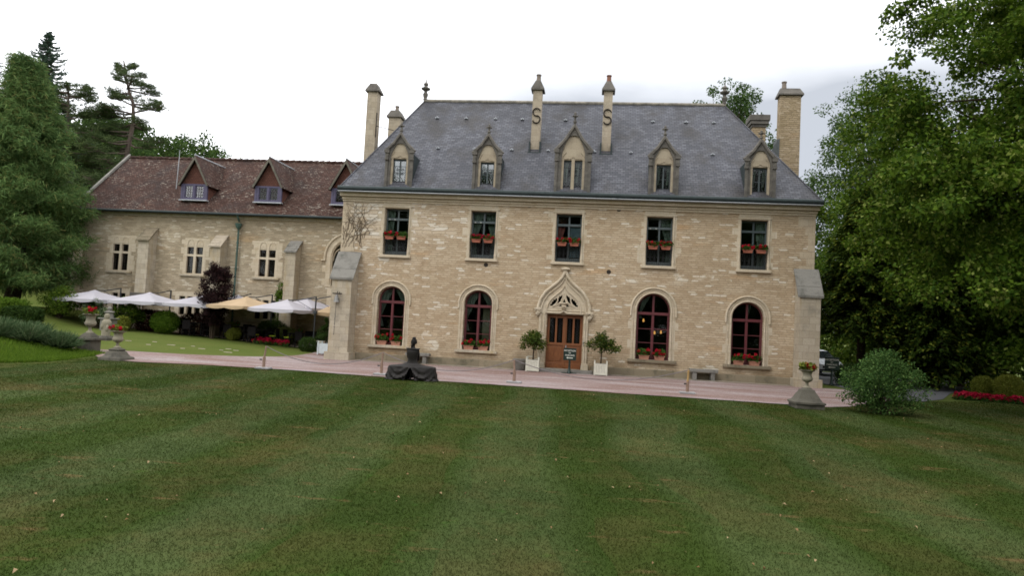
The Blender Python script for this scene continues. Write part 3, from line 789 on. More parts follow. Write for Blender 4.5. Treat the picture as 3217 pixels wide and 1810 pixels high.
# gothic dormers
def trefoil(w, z0, z1, zt):
    """pale blind field above a dormer window: straight sides, then a three lobed head"""
    r = w*.46; h = zt-r
    pts = [(-w, z0), (w, z0), (w, z1)]
    pts += [(w*.98, z1+(h-z1)*.4), (w*.82, z1+(h-z1)*.72), (w*.62, h-.02), (w*.66, h+.03)]
    pts += [(r*1.15*math.cos(PI*k/10), h+.05+(zt-h-.05)*math.sin(PI*k/10)) for k in range(11)]
    pts += [(-w*.66, h+.03), (-w*.62, h-.02), (-w*.82, z1+(h-z1)*.72), (-w*.98, z1+(h-z1)*.4), (-w, z1)]
    return pts
def dormer(cx, w, sh, ap, wt, fin, twin=False, bright=False):
    """w half width of stone front, sh shoulder height, ap gable apex, wt window head"""
    z0 = 8.42; y0 = -.20; iw = w*.70
    d = bpy.data.objects.new('dormer', None); COL.objects.link(d); d.parent = house; d.location = (cx, 0, 0)
    out = [(-w,z0),(w,z0),(w,sh),(w*1.02,sh+.02),(0,ap),(-w*1.02,sh+.02),(-w,sh)]
    mb = MB(); mb.plate(out, [trefoil(iw, z0+.02, wt-.05, ap-.42)], y0, y0+.16)
    mb.box(-w+.002, -iw-.03, y0+.161, 1.2, z0, sh-.1); mb.box(iw+.03, w-.002, y0+.161, 1.2, z0, sh-.1)
    P_('stone_front', mb, 'dark', d)
    mb = MB()                                                # coping, kneelers and pilasters
    for s in (-1, 1):
        mb.tube([(s*(w+.10), y0-.02, sh-.06), (s*w*.5, y0-.02, sh+(ap-sh)*.46), (0, y0-.02, ap+.05)], [.10,.085,.075], 6)
        mb.bevbox(s*w-.12, s*w+.12, y0-.12, y0-.003, sh-.14, sh+.03, .015)
        mb.bevbox(s*w-.085, s*w+.085, y0-.075, y0-.003, wt+.02, sh-.143, .02)
        mb.bevbox(s*w-.10, s*w+.10, y0-.11, y0-.003, wt-.10, wt+.017, .02)
        mb.bevbox(s*w-.07, s*w+.07, y0-.06, y0-.003, z0-.02, wt-.103, .02)
    P_('gable_coping', mb, 'dark', d)
    hw = w*.535
    wins = [(-hw, hw)] if not twin else [(-hw*1.05, -.075), (.075, hw*1.05)]
    mb = MB(); mb.plate(trefoil(iw+.02, z0+.04, wt-.05, ap-.40), [rect(a, b, 8.55, wt) for a, b in wins], y0+.07, y0+.30)
    for s in (-1, 1): mb.tube([(s*iw*.97, y0+.06, wt-.02), (s*iw*.9, y0+.06, wt+.2), (s*iw*.66, y0+.06, wt+.36)], .03, 6)
    r = iw*.46*1.15; h = ap-.42-iw*.46
    mb.tube([((r+.03)*math.cos(PI*k/12), y0+.05, h+.06+(ap-.42-h-.02)*math.sin(PI*k/12)) for k in range(13)], .032, 6)
    mb.tube([(-hw,y0+.06,wt+.05),(-.12,y0+.06,wt+.06),(0,y0+.06,wt+.15),(.12,y0+.06,wt+.06),(hw,y0+.06,wt+.05)], .02, 5)
    P_('tympanum', mb, 'dorm', d)
    mbf, mbg, mbc = MB(), MB(), MB()
    for a, b in wins:
        m = (a+b)/2; st = .05
        panes = [rect(a+st, m-.035, 8.62, wt-.08), rect(m+.035, b-st, 8.62, wt-.08)] if not twin else [rect(a+st, b-st, 8.62, wt-.08)]
        mbf.plate(rect(a+.001, b-.001, 8.551, wt-.001), panes, y0+.20, y0+.26)
        for q in panes:
            mbg.box(q[0][0]-.01, q[1][0]+.01, y0+.225, y0+.235, q[0][1]-.01, q[2][1]+.01)
            for fz in (.5,): mbf.box(q[0][0]-.002, q[1][0]+.002, y0+.205, y0+.222, 8.62+(wt-8.70)*fz-.012, 8.62+(wt-8.70)*fz+.012)
            if not bright:
                xs = (q[0][0], q[0][0]+.12) if q[0][0] < m-.03 or twin else (q[1][0]-.12, q[1][0])
                mbc.add([(xs[0], y0+.42, wt-.05), (xs[1]+.06, y0+.42, wt-.05), (xs[1]-.02, y0+.45, 8.9), (xs[1]-.03, y0+.42, 8.5), (xs[0], y0+.42, 8.5)], [(0,1,2,3,4)])
    P_('casement', mbf, 'green', d); P_('pane', mbg, 'glassb' if bright else 'glass', d)
    if mbc.v: P_('curtain', mbc, 'sheer', d)
    else:
        mb = MB(); mb.box(-hw, hw, y0+.5, y0+.52, 8.5, wt); P_('blind', mb, 'blind', d)  # added pale sheet: sky reflected in the panes put into its colour
    mb = MB()                                                # scrolled guard rail
    for zz in (8.68, 8.74, wt-.35): mb.tube([(-hw+.02,y0+.165,zz),(hw-.02,y0+.165,zz)], .008, 4)
    for s in (-1, 1):
        for q, r in ((wt-.52, .075), (wt-.72, .06)):
            mb.tube([(s*hw*.35+r*(1-k/26)*math.cos(k*.55), y0+.165, q+r*(1-k/26)*math.sin(k*.55)) for k in range(20)], .008, 4)
        mb.tube([(s*hw*.8,y0+.165,8.7),(s*hw*.8,y0+.165,wt-.35)], .007, 4); mb.tube([(s*hw*.55,y0+.165,8.74),(s*hw*.2,y0+.165,8.95)], .007, 4)
    P_('guard_rail', mb, 'iron', d)
    mb = MB(); z = ap+.03; q = (fin-ap)/.55
    mb.lathe([(.06,0),(.05,.10*q),(.085,.15*q),(.085,.19*q),(.05,.22*q),(.045,.30*q),(.08,.36*q),(.09,.40*q),(.05,.43*q),(.06,.50*q),(.02,.55*q)], 8, (0,y0+.05,z))
    for k in range(4): mb.ball((.10*math.cos(k*PI/2), y0+.05+.10*math.sin(k*PI/2), z+.39*q), (.055,.055,.04), 1)
    P_('finial', mb, 'dark', d)
    rz = ap-.06; yb = roof_y(rz)+.1; ez = sh-.08; ye = roof_y(ez)+.1
    mb = MB(); rw = w-.03
    mb.add([(-rw,y0+.163,ez),(0,y0+.163,rz),(rw,y0+.163,ez),(-rw,ye,ez),(0,yb,rz),(rw,ye,ez)], [(0,3,4,1),(1,4,5,2),(0,2,5,3)])
    P_('dormer_roof', mb, 'slate', d)
    mb = MB()
    for s in (-1, 1): x0, x1 = sorted((s*(w-.02), s*(w+.012))); mb.box(x0, x1, y0+.30, roof_y(sh-.2)+.2, 8.40, sh-.11)
    mb.box(-w-.12, w+.12, y0-.12, y0-.0, 8.36, 8.418)
    P_('lead_cheek', mb, 'gut', d)
dormer(-8.37, .62, 10.22, 11.0, 9.83, 11.58, bright=True)
dormer(-4.07, .62, 10.22, 11.02, 9.78, 11.58, bright=True)
dormer(.0, .78, 10.42, 11.55, 9.97, 12.24, True)
dormer(4.2, .62, 10.25, 11.07, 9.86, 11.67)
dormer(8.52, .62, 10.22, 11.03, 9.84, 11.53)

# upper windows
def curtain(mb, x0, x1, xb, z0, z1, y, tie=None):
    """a hanging curtain with folds, gathered at a tie height"""
    n = 14; rows = [z1, z1-(z1-z0)*.3, tie or (z0+z1)/2, z0]
    for zi, z in enumerate(rows):
        e1 = {0: x1, 1: x1+(xb-x1)*.45, 2: xb, 3: xb+(x1-xb)*.25}[zi]
        for k in range(n+1): mb.v.append((x0+(e1-x0)*k/n, y+.03*math.sin(k*2.6), z))
    o = len(mb.v)-4*(n+1)
    for r in range(3):
        for k in range(n): mb.f.append((o+r*(n+1)+k, o+r*(n+1)+k+1, o+(r+1)*(n+1)+k+1, o+(r+1)*(n+1)+k))
def upper_window(i, cx):
    w = bpy.data.objects.new('window', None); COL.objects.link(w); w.parent = house; w.location = (cx, 0, 0)
    H = UH
    mb = MB()
    for s in (-1, 1):
        x0, x1 = sorted((s*(H-.001), s*(H+.15))); mb.box(x0, x1, -.010, .24, UZ0+.001, UZ1)
        mb.tube([(s*(H+.05), -.02, UZ0+.36), (s*(H+.05), -.02, UZ1+.04)], .042, 8); mb.lathe([(.07,0),(.07,.28),(.05,.31),(.07,.34),(.05,.37)], 8, (s*(H+.055), -.015, UZ0+.001))
    mb.box(-H-.15, H+.15, -.012, .24, UZ1+.001, UZ1+.13)
    mb.bevbox(-H-.16, H+.16, -.07, -.013, UZ1+.045, UZ1+.115, .012)
    mb.tube([(-H-.05,-.02,UZ1+.03),(H+.05,-.02,UZ1+.03)], .035, 8)
    mj = MB()
    for k in range(5): mj.box(-.7+.28*k, -.7+.28*k+.27, -.006, .1, UZ1+.135, UZ1+.36)
    for s in (-1, 1):
        rr = random.Random(i*7+s); z = UZ0+.1
        while z < UZ1-.2:
            hh = rr.uniform(.16,.34); q = rr.choice((.02,.10,.24)); x0, x1 = sorted((s*(H+.151), s*(H+.155+q))); mj.box(x0, x1, -.005, .1, z, z+hh-.01); z += hh+rr.choice((0,.1,.2))
    mb.add(mj.v, mj.f); P_('surround', mb, 'ashlar', w)
    mb = MB(); mb.bevbox(-H-.19, H+.19, -.12, .30, UZ0-.13, UZ0-.002, .015); P_('sill', mb, 'ashlar', w)
    tz_ = 6.92; y = .26
    L, Rr = [(-H+.07, -.04), (.04, H-.07)]
    hs = [rect(L[0], L[1], tz_+.06, UZ1-.09), rect(Rr[0], Rr[1], tz_+.06, UZ1-.09), rect(L[0], L[1], 5.35, tz_-.06), rect(Rr[0], Rr[1], 5.35, tz_-.06)]
    mb = MB(); mb.plate(rect(-H+.002, H-.002, UZ0+.001, UZ1-.001), hs, y, y+.06)
    mb.box(-H+.003, H-.003, y-.04, y-.001, tz_-.045, tz_+.03); mb.box(-.025, .025, y-.025, y-.001, UZ0+.05, tz_-.046)
    P_('casement', mb, 'lgreen' if i != 4 else 'green', w)
    mb = MB()
    for q in hs:
        if i == 2 and q is hs[2]: continue
        mb.box(q[0][0]-.01, q[1][0]+.01, y+.035, y+.042, q[0][1]-.01, q[2][1]+.01)
    P_('pane', mb, 'glass', w)
    yc = .40; mbc = MB()
    if i in (0, 1, 3):
        if i != 3: curtain(mbc, -H, -.18 if i == 0 else .0, -.26 if i == 0 else -.38, 5.1, 7.4, yc, 6.1)
        curtain(mbc, H, .40 if i == 0 else .02, .48 if i == 0 else .38, 5.1, 7.4, yc+.06, 6.1)
    if i == 4: curtain(mbc, H, .08, .22, 5.1, 7.4, yc, 6.2)
    if i == 2: curtain(mbc, -H, .02, -.30, 5.9, 7.4, yc, 6.4)
    P_('curtain', mbc, 'redcur' if i == 2 else 'sheer', w)
    if i == 2:
        mb = MB()
        z = 5.4
        while z < 6.95: mb.box(.05, H-.05, yc-.06, yc-.03, z, z+.075); z += .085
        P_('blind', mb, 'blind', w)
    if i in (0, 1, 3):
        mb = MB()
        for xx in (-.42, -.16): mb.box(xx-.03, xx+.03, y-.055, y-.041, tz_-.03, tz_-.005)
        P_('blind_clip', mb, 'let', w)
    # wrought iron guard rail
    mb = MB(); yr = .03
    for zz in (5.22, 5.86, 6.08, 6.29): mb.tube([(-H+.01,yr,zz),(H-.01,yr,zz)], .014, 6)
    for k in range(7):
        x0 = -H+.01+(2*H-.02)*k/6
        if k in (0, 6): mb.tube([(x0,yr,UZ0+.01),(x0,yr,6.29)], .012, 5)
        else: mb.tube([(x0,yr,UZ0+.01),(x0,yr,5.86)], .009, 5)
    for k in range(6):
        xm = -H+.01+(2*H-.02)*(k+.5)/6
        for s in (-1, 1):
            mb.tube([(xm,yr,5.26),(xm+s*.05,yr,5.40),(xm+s*.075,yr,5.55),(xm+s*.03,yr,5.70),(xm,yr,5.84)], .007, 4)
        mb.ball((xm, yr, 5.55), (.03,.012,.03), 1)
    P_('guard_rail', mb, 'iron', w)
for i, c in enumerate(UW): upper_window(i, c)

# ground floor arched windows
def arched_window(i, cx, hw, zs, rise):
    w = bpy.data.objects.new('window', None); COL.objects.link(w); w.parent = house; w.location = (cx, 0, 0)
    z0 = .80
    mb = MB(); m = .24
    mb.plate(arch(hw+m, z0, zs, rise+m, 22), [arch(hw+.001, z0+.002, zs, rise+.001, 22)], -.012, .24)
    mb.tube(xz(archline(hw+.045, z0+.30, zs, rise+.045), -.02), .045, 8)
    mb.tube(xz(archline(hw+m+.02, zs-.25, zs, rise+m+.02), -.03), .048, 8)
    mb.tube(xz(archline(hw+.15, z0+.02, zs, rise+.15), -.02), .022, 6)
    for s in (-1, 1): mb.lathe([(.065,0),(.065,.26),(.05,.28),(.07,.30),(.05,.33)], 8, (s*(hw+.05), -.015, z0+.001))
    if i in (3, 4):
        for s in (-1, 1): x0, x1 = sorted((s*(hw+m+.003), s*(hw+m+.14))); mb.box(x0, x1, -.006, .1, 1.3, 1.7); mb.box(x0, x1, -.008, .1, 2.2, 2.55)
    P_('surround', mb, 'ashlar', w)
    mb = MB(); mb.bevbox(-hw-.34, hw+.34, -.16, .30, z0-.13, z0-.001, .015); P_('sill', mb, 'plinth' if i > 2 else 'ashg', w)
    y = .26; zt = zs-.12
    inn = arch(hw-.07, 0, zs, rise-.07, 24)
    head = [(p[0], p[1]) for p in inn[2:]]
    hl = [p for p in head if p[0] <= -.05]; hr = [p for p in head if p[0] >= .05]
    def cap(side): # closed half head above the transom
        if side > 0: return [(.05, zt+.07), (hw-.07, zt+.07)]+[p for p in hr if p[1] > zt+.08]+[(.05, zs+(rise-.07)*math.sqrt(1-(.05/(hw-.07))**2))]
        return [(-.05, zt+.07), (-.05, zs+(rise-.07)*math.sqrt(1-(.05/(hw-.07))**2))]+[p for p in hl if p[1] > zt+.08]+[(-hw+.07, zt+.07)]
    lo = [rect(-hw+.10, -.06, z0+.12, zt-.07), rect(.06, hw-.10, z0+.12, zt-.07)]
    mb = MB(); mb.plate(arch(hw-.002, z0+.003, zs, rise-.002, 24), [cap(-1), cap(1)]+lo, y, y+.07)
    mb.box(-hw+.004, hw-.004, y-.045, y-.001, zt-.05, zt+.05); mb.box(-.035, .035, y-.03, y-.001, z0+.06, zt-.051); mb.box(-.03, .03, y-.03, y-.001, zt+.051, zs+rise-.08)
    for a in (-hw+.085, hw-.085): mb.box(a-.02, a+.02, y-.018, y-.001, z0+.06, zt-.051)
    for q in lo:
        for fz in (.34, .67) if True else (): mb.box(q[0][0], q[1][0], y+.01, y+.03, z0+.12+(zt-z0-.19)*fz-.016, z0+.12+(zt-z0-.19)*fz+.016)
    P_('frame', mb, 'red', w)
    mb = MB(); mb.plate(arch(hw-.02, z0+.05, zs, rise-.02, 24), [], y+.04, y+.046); P_('pane', mb, 'glass', w)
    mb = MB()
    if i in (0, 1): curtain(mb, -hw, 0, -hw+.1, 1.7, zs+rise-.1, .40, 2.2); curtain(mb, hw, .05, hw-.08, 2.2, zs+rise-.1, .43, 2.5)
    if i == 3: curtain(mb, -hw+.15, -.1, -hw+.2, 2.7, zs+rise-.1, .42, 2.9)
    if i == 4: curtain(mb, .02, .22, .06, 2.6, zs+rise-.05, .42, 2.8)
    P_('curtain', mb, 'sheer', w)
    if i == 1:
        mb = MB(); mb.box(.16, .52, .62, .66, .85, 2.78); P_('folding_screen', mb, 'pale', w)
    if i == 3:
        mb = MB()
        for xx, zz in ((.22,1.98),(.52,2.02),(-.33,2.55),(-.62,2.52)): mb.lathe([(.03,0),(.05,.05),(.03,.16)], 8, (xx, 1.6, zz))
        P_('lamp', mb, 'glow', w)
for i, a in enumerate(AW):
    if a: arched_window(i, *a)

# doorway
OG = [(1.20,2.72),(1.20,3.02),(1.10,3.38),(.88,3.72),(.58,3.98),(.33,4.19),(.14,4.42),(.035,4.66)]
def og(f, dz, base):
    """ogee scaled towards the middle"""
    return [(x*f, base+(z-base)*f+dz) for x, z in OG]
pt = bpy.data.objects.new('portal', None); COL.objects.link(pt); pt.parent = house; pt.location = (DX-.08, 0, 0)
H0 = [(-.64,3.06),(-.49,3.09),(-.40,3.18),(-.34,3.30),(-.33,3.42),(-.40,3.44),(-.43,3.36),(-.50,3.37),(-.52,3.28),(-.59,3.25),(-.57,3.17),(-.64,3.15)]
H1 = [(-.32,3.16),(-.20,3.22),(-.10,3.36),(-.055,3.56),(-.12,3.60),(-.18,3.52),(-.24,3.54),(-.25,3.44),(-.29,3.42),(-.27,3.32)]
H2 = [(-.27,3.06),(.27,3.06),(.14,3.16),(.05,3.30),(0,3.42),(-.05,3.30),(-.14,3.16)]
out = [(-1.02,.0),(-.84,.0),(-.84,2.68),(-.15,2.68),(0,2.76),(.15,2.68),(1.0,2.68),(1.0,.0),(1.20,.0),(1.20,2.72)]+OG[1:]+[(-x, z) for x, z in reversed(OG)]+[(-1.02,2.72)]
out = [(-1.14,.0),(-.80,.0),(-.80,2.69),(-.16,2.69),(0,2.77),(.16,2.69),(.96,2.69),(.96,.0),(1.16,.0),(1.16,2.72)]+OG+[(-x, z) for x, z in reversed(OG)]+[(-1.14,2.72)]
mb = MB(); mb.plate(out, [H0, mirror(H0), H1, mirror(H1), H2], -.05, .10)
P_('portal_stone', mb, 'ashlar', pt)
mb = MB()
for f, dz, r, yy in ((1.0,0,.075,-.09),(.86,-.02,.04,-.065),(.66,-.02,.045,-.06)):
    L_ = og(f, dz, 2.9); mb.tube(xz(L_+[(-x, z) for x, z in reversed(L_)], yy), r, 8)
for s in (-1, 1):
    mb.tube([(s*.05,-.06,3.66),(s*.07,-.06,3.48),(s*.16,-.06,3.26),(s*.36,-.06,3.10),(s*.55,-.06,3.05)], .028, 6)
    mb.tube([(s*.30,-.06,3.48),(s*.30,-.06,3.33),(s*.38,-.06,3.18),(s*.5,-.06,3.08)], .024, 6)
mb.tube([(-.86,-.06,2.75),(-.15,-.06,2.75),(0,-.07,2.85),(.15,-.06,2.75),(.96,-.06,2.75)], .045, 8)
mb.tube([(-.86,-.06,2.86),(-.2,-.06,2.86),(0,-.06,2.90),(.2,-.06,2.86),(.96,-.06,2.86)], .025, 6)
for xx in (-.90, -1.05, 1.02, 1.12): mb.tube([(xx,-.06,.42),(xx,-.06,2.68)], .045, 8)
for xx in (-1.0, 1.07): mb.bevbox(xx-.17, xx+.17, -.14, -.051, 0, .38, .02); mb.bevbox(xx-.15, xx+.15, -.11, -.051, .383, .46, .015)
P_('moulding', mb, 'ashlar', pt)
for xx, zz in ((-1.21, 2.72), (1.21, 2.60)):
    mb = MB(); mb.bevbox(xx-.16, xx+.16, -.20, -.052, zz+.14, zz+.24, .02)
    for k in range(7): mb.ball((xx+.11*math.cos(k*2.4), -.11-.04*math.sin(k*3), zz+.06+.07*math.sin(k*1.7)), .065, 1)
    mb.lathe([(.04,-.16),(.10,-.08),(.12,.02)], 8, (xx,-.08,zz)); P_('corbel', mb, 'ashlar', pt)
mb = MB(); mb.lathe([(.05,-.24),(.11,-.18),(.09,-.12),(.12,-.08),(.10,-.02),(.17,.04),(.20,.07),(.17,.10)], 10, (0,-.08,3.14), 1, .8)
for k in range(5): mb.ball((-.08+.04*k, -.18, 3.03+.03*(k % 2)), .035, 1)
P_('carved_bracket', mb, 'ashlar', pt)
mb = MB(); mb.lathe([(.10,0),(.08,.06),(.14,.12),(.22,.16),(.20,.22),(.12,.25)], 8, (0,-.08,4.64), 1, .6); P_('crocket', mb, 'ashlar', pt)
mb = MB(); mb.box(-.70,.70,.16,.17,2.98,3.62); P_('fanlight_pane', mb, 'glass', pt)
door = bpy.data.objects.new('door', None); COL.objects.link(door); door.parent = house; door.location = (DX, 0, 0)
mb = MB(); y = .20; pan = []
for s in (-1, 1):
    for a, b in ((.10,.36),(.45,.71)):
        x0, x1 = sorted((s*a, s*b)); pan.append(rect(x0, x1, 1.36, 2.52))
mb.plate(rect(-.835,.835,.165,2.675), pan, y, y+.07)
mb.bevbox(-.045,.045,y-.035,y-.001,.17,2.66,.01); mb.bevbox(-.80,.80,y-.03,y-.002,1.24,1.32,.01)
for s in (-1, 1):
    x0, x1 = sorted((s*.06, s*.80)); mb.bevbox(x0, x1, y-.03, y-.002, .17, .40, .01)
    for a, b in ((.12,.40),(.46,.74)):
        x0, x1 = sorted((s*a, s*b)); mb.bevbox(x0, x1, y-.016, y-.001, .50, 1.16, .012)
P_('door_leaves', mb, 'oak', door)
mb = MB()
for q in pan:
    x0, x1 = q[0][0], q[1][0]; xm = (x0+x1)/2
    for k in range(9):
        z = 1.40+k*.127
        for s in (-1, 1): mb.tube([(xm,y+.01,z),(xm+s*.085,y+.01,z+.06),(xm,y+.01,z+.127)], .008, 4)
    mb.tube([(xm,y+.012,1.36),(xm,y+.012,2.52)], .007, 4)
P_('iron_grille', mb, 'iron', door)
mb = MB()
for q in pan: mb.box(q[0][0]-.01, q[1][0]+.01, y+.04, y+.046, 1.35, 2.53)
P_('pane', mb, 'glass', door)
mb = MB(); mb.ball((.09,y-.06,1.18), .03, 2); mb.box(.07,.11,y-.04,y-.01,1.10,1.26); P_('handle', mb, 'silver', door)
mb = MB(); mb.box(.87,.93,-.085,-.051,1.30,1.52); P_('entry_keypad', mb, 'silver', door)
mb = MB(); mb.bevbox(-1.15, 1.35, -.75, .19, -.1, .155, .025); P_('door_step', mb, 'gstone')
# round vent holes and the old wall tie
for xx, zz in ((2.23,7.72),(-3.90,4.86),(1.89,4.77)):
    mb = MB(); r = .085
    ring = [(xx+r*math.cos(2*PI*k/16), zz+r*math.sin(2*PI*k/16)) for k in range(16)]
    mb.plate([(xx+(r+.02)*math.cos(2*PI*k/16), zz+(r+.02)*math.sin(2*PI*k/16)) for k in range(16)], [], -.004, .01); P_('vent_hole', mb, 'rust')
mb = MB(); mb.tube([(-1.96+.16*math.cos(R(195)+R(150)*k/12), -.02, 7.84+.14*math.sin(R(195)+R(150)*k/12)) for k in range(13)], .02, 6); P_('wall_tie', mb, 'rust')
# corner buttresses
def buttress(x0, x1, zc, proj, zt, capmat):
    b = bpy.data.objects.new('buttress', None); COL.objects.link(b); b.parent = house
    mb = MB(); mb.box(x0, x1, -proj, -.013, .38, zc); mb.box(x0-.12, x1+.12, -proj-.12, -.014, -.2, .377)
    mb.add([(x0,-.013,zt-.1),(x1,-.013,zt-.1),(x1,-proj,zc+.002),(x0,-proj,zc+.002),(x0,-.013,zc+.002),(x1,-.013,zc+.002)], [(0,1,2,3),(0,3,4),(1,5,2),(3,2,5,4),(0,4,5,1)])
    P_('buttress_stone', mb, 'ashg', b)
    mb = MB(); d = Vector((0, -proj, zc-zt)); n = 3
    for k in range(n):                                       # lapped capping slabs
        a, c = k/n, (k+1)/n
        p0 = Vector((0, -.02-proj*a*1.06, zt-(zt-zc)*a*1.03)); p1 = Vector((0, -.02-proj*c*1.06, zt-(zt-zc)*c*1.03))
        o = .012*(k % 2)
        mb.add([(x0-.10,p0.y,p0.z+o),(x1+.10,p0.y,p0.z+o),(x1+.10,p1.y,p1.z+.015+o),(x0-.10,p1.y,p1.z+.015+o),(x0-.10,p0.y,p0.z-.09),(x1+.10,p0.y,p0.z-.09),(x1+.10,p1.y,p1.z-.085),(x0-.10,p1.y,p1.z-.085)],
               [(0,1,2,3),(7,6,5,4),(0,4,5,1),(1,5,6,2),(2,6,7,3),(3,7,4,0)])
    P_('capping_slab', mb, capmat, b)
    return b
buttress(-11.08, -10.12, 3.92, .90, 5.22, 'gstone')
buttress(10.26, 11.14, 4.06, .80, 5.28, 'gstone')
# dry creeper stems at the upper left corner
rr = random.Random(12); mb = MB()
for k in range(44):
    x, z = rr.uniform(-11.0, -9.7), rr.uniform(5.4, 6.6); a = rr.uniform(.9, 2.2); pts = []
    for j in range(rr.randint(9, 20)):
        pts.append((x, -.022, z)); a += rr.uniform(-.45, .45); x += .10*math.cos(a); z += .10*abs(math.sin(a))
        if not (-11.08 < x < -9.0 and z < 7.68): break
        if x > -9.25 and 5 < z < 7.75: break
    if len(pts) > 3: mb.tube(pts, [.012*(1-.6*i/len(pts)) for i in range(len(pts))], 4)
tag(mb.build('dry_creeper', X['vine']), 'leafless dry creeper stems clinging to the upper left corner of the manor', 'creeper')
# ------------------------------------------------------------------ the older wing on the left
wing = thing('abbey_wing', 'long weathered stone wing with mossy red tiled roof left of the manor', 'building', (0,0,0))
def Q_(name, mb, mat, par=None, smooth=False): return mb.build(name, X[mat], par or wing, smooth)
YW = 8.0; WL, WR, WZ = -31.3, -11.12, 7.95
CW = [-28.42, -23.45, -18.72]                               # cross windows
LW = [(-28.3, 2), (-23.55, 3), (-18.62, 3)]                 # low windows: centre, number of lights
def lights(cx, n, w, m): return [(cx-(n*w+(n-1)*m)/2+k*(w+m), cx-(n*w+(n-1)*m)/2+k*(w+m)+w) for k in range(n)]
AC = -13.55                                                 # big arch
hs = [rect(c-.64, c+.64, 4.19, 6.42) for c in CW]+[rect(c-n*.25-.02, c+n*.25+.02, 1.60, 2.87) for c, n in LW]+[rect(-14.62, -14.10, 2.05, 3.62), shift(arch(1.05, 3.9, 5.6, 1.05, 20), AC)]
mb = MB(); mb.plate(rect(WL, WR, -.3, WZ), hs, YW, YW+.5)
mb.box(WL, WL+.5, YW+.501, 17, -.3, WZ); mb.box(WL+.5, WR, 16.5, 17, -.3, WZ)
mb.add([(WL,YW+.1,WZ),(WL,16.9,WZ),(WL,12.5,12.2),(WL+.4,YW+.1,WZ),(WL+.4,16.9,WZ),(WL+.4,12.5,12.2)], [(0,2,1),(3,4,5),(0,3,5,2),(2,5,4,1),(1,4,3,0)])
Q_('wall', mb, 'wallw')
mb = MB(); mb.box(WL+.5, WR, 10.6, 10.75, -.2, 7.9); mb.box(WL+.5, WR, 8.5, 16.4, 3.3, 3.5); mb.box(WL+.5, WR, 8.5, 16.4, 7.8, 7.9); Q_('inner_wall', mb, 'room')
# roof
WE = (7.58, 17.42, 8.0); WRZ, WRY = 12.42, 12.5
def wz(y): return WE[2]+(y-WE[0])*(WRZ-WE[2])/(WRY-WE[0])
def wy(z): return WE[0]+(z-WE[2])*(WRY-WE[0])/(WRZ-WE[2])
mb = MB(); a, b = WL-.32, -10.9
t = .10
mb.add([(a,WE[0],WE[2]),(b,WE[0],WE[2]),(b,WRY,WRZ),(a,WRY,WRZ),(a,WE[1],WE[2]),(b,WE[1],WE[2]),
        (a,WE[0],WE[2]-t),(b,WE[0],WE[2]-t),(b,WRY,WRZ-t),(a,WRY,WRZ-t),(a,WE[1],WE[2]-t),(b,WE[1],WE[2]-t)],
       [(0,1,2,3),(3,2,5,4),(7,6,9,8),(8,9,10,11),(0,6,7,1),(4,5,11,10),(0,3,9,6),(3,4,10,9),(1,7,8,2),(2,8,11,5)])
wroof = Q_('roof', mb, 'tile')
mb = MB(); x = a
while x < -11: mb.tube([(x,WRY,WRZ+.0),(min(x+.42,-11),WRY,WRZ+.03)], [.11,.13], 8); x += .42
Q_('ridge_tiles', mb, 'tile', wroof)
mb = MB()
mb.add([(a-.05,WE[0]-.05,WE[2]-.02),(a+.10,WE[0]-.05,WE[2]-.02),(a+.10,WRY,WRZ+.08),(a-.05,WRY,WRZ+.08),(a-.05,WE[0]-.05,WE[2]+.14),(a+.10,WE[0]-.05,WE[2]+.14),(a+.10,WRY,WRZ+.26),(a-.05,WRY,WRZ+.26)],
       [(0,1,2,3),(7,6,5,4),(0,4,5,1),(3,2,6,7),(0,3,7,4),(1,5,6,2)]); Q_('verge_coping', mb, 'gstone', wroof)
mb = MB(); mb.tube([(a,WE[0]-.06,WE[2]-.04),(b-.3,WE[0]-.06,WE[2]-.04)], .075, 10); Q_('gutter', mb, 'gut', None, True)
mb = MB(); mb.box(WL, WR, YW-.10, YW-.003, 7.72, 7.90); Q_('cornice', mb, 'ashg')
mb = MB(); xx = -20.62
mb.tube([(xx,YW-.48,7.92),(xx+.02,YW-.35,7.75),(xx,YW-.16,7.55)], .055, 8); mb.lathe([(.06,-.28),(.15,-.18),(.19,-.05),(.21,.06),(.17,.08)], 10, (xx,YW-.2,7.36)); mb.tube([(xx,YW-.16,7.2),(xx,YW-.16,.25)], .06, 8)
for z in (6.2,4.6,3.0,1.4): mb.tube([(xx,YW-.16,z),(xx,YW-.16,z+.08)], .085, 8)
Q_('downpipe', mb, 'copper', None, True)
mb = MB(); mb.tube([(-26.05,9.6,9.7),(-26.0,9.6,12.35)], [.035,.02], 6); Q_('aerial_pole', mb, 'zinc')
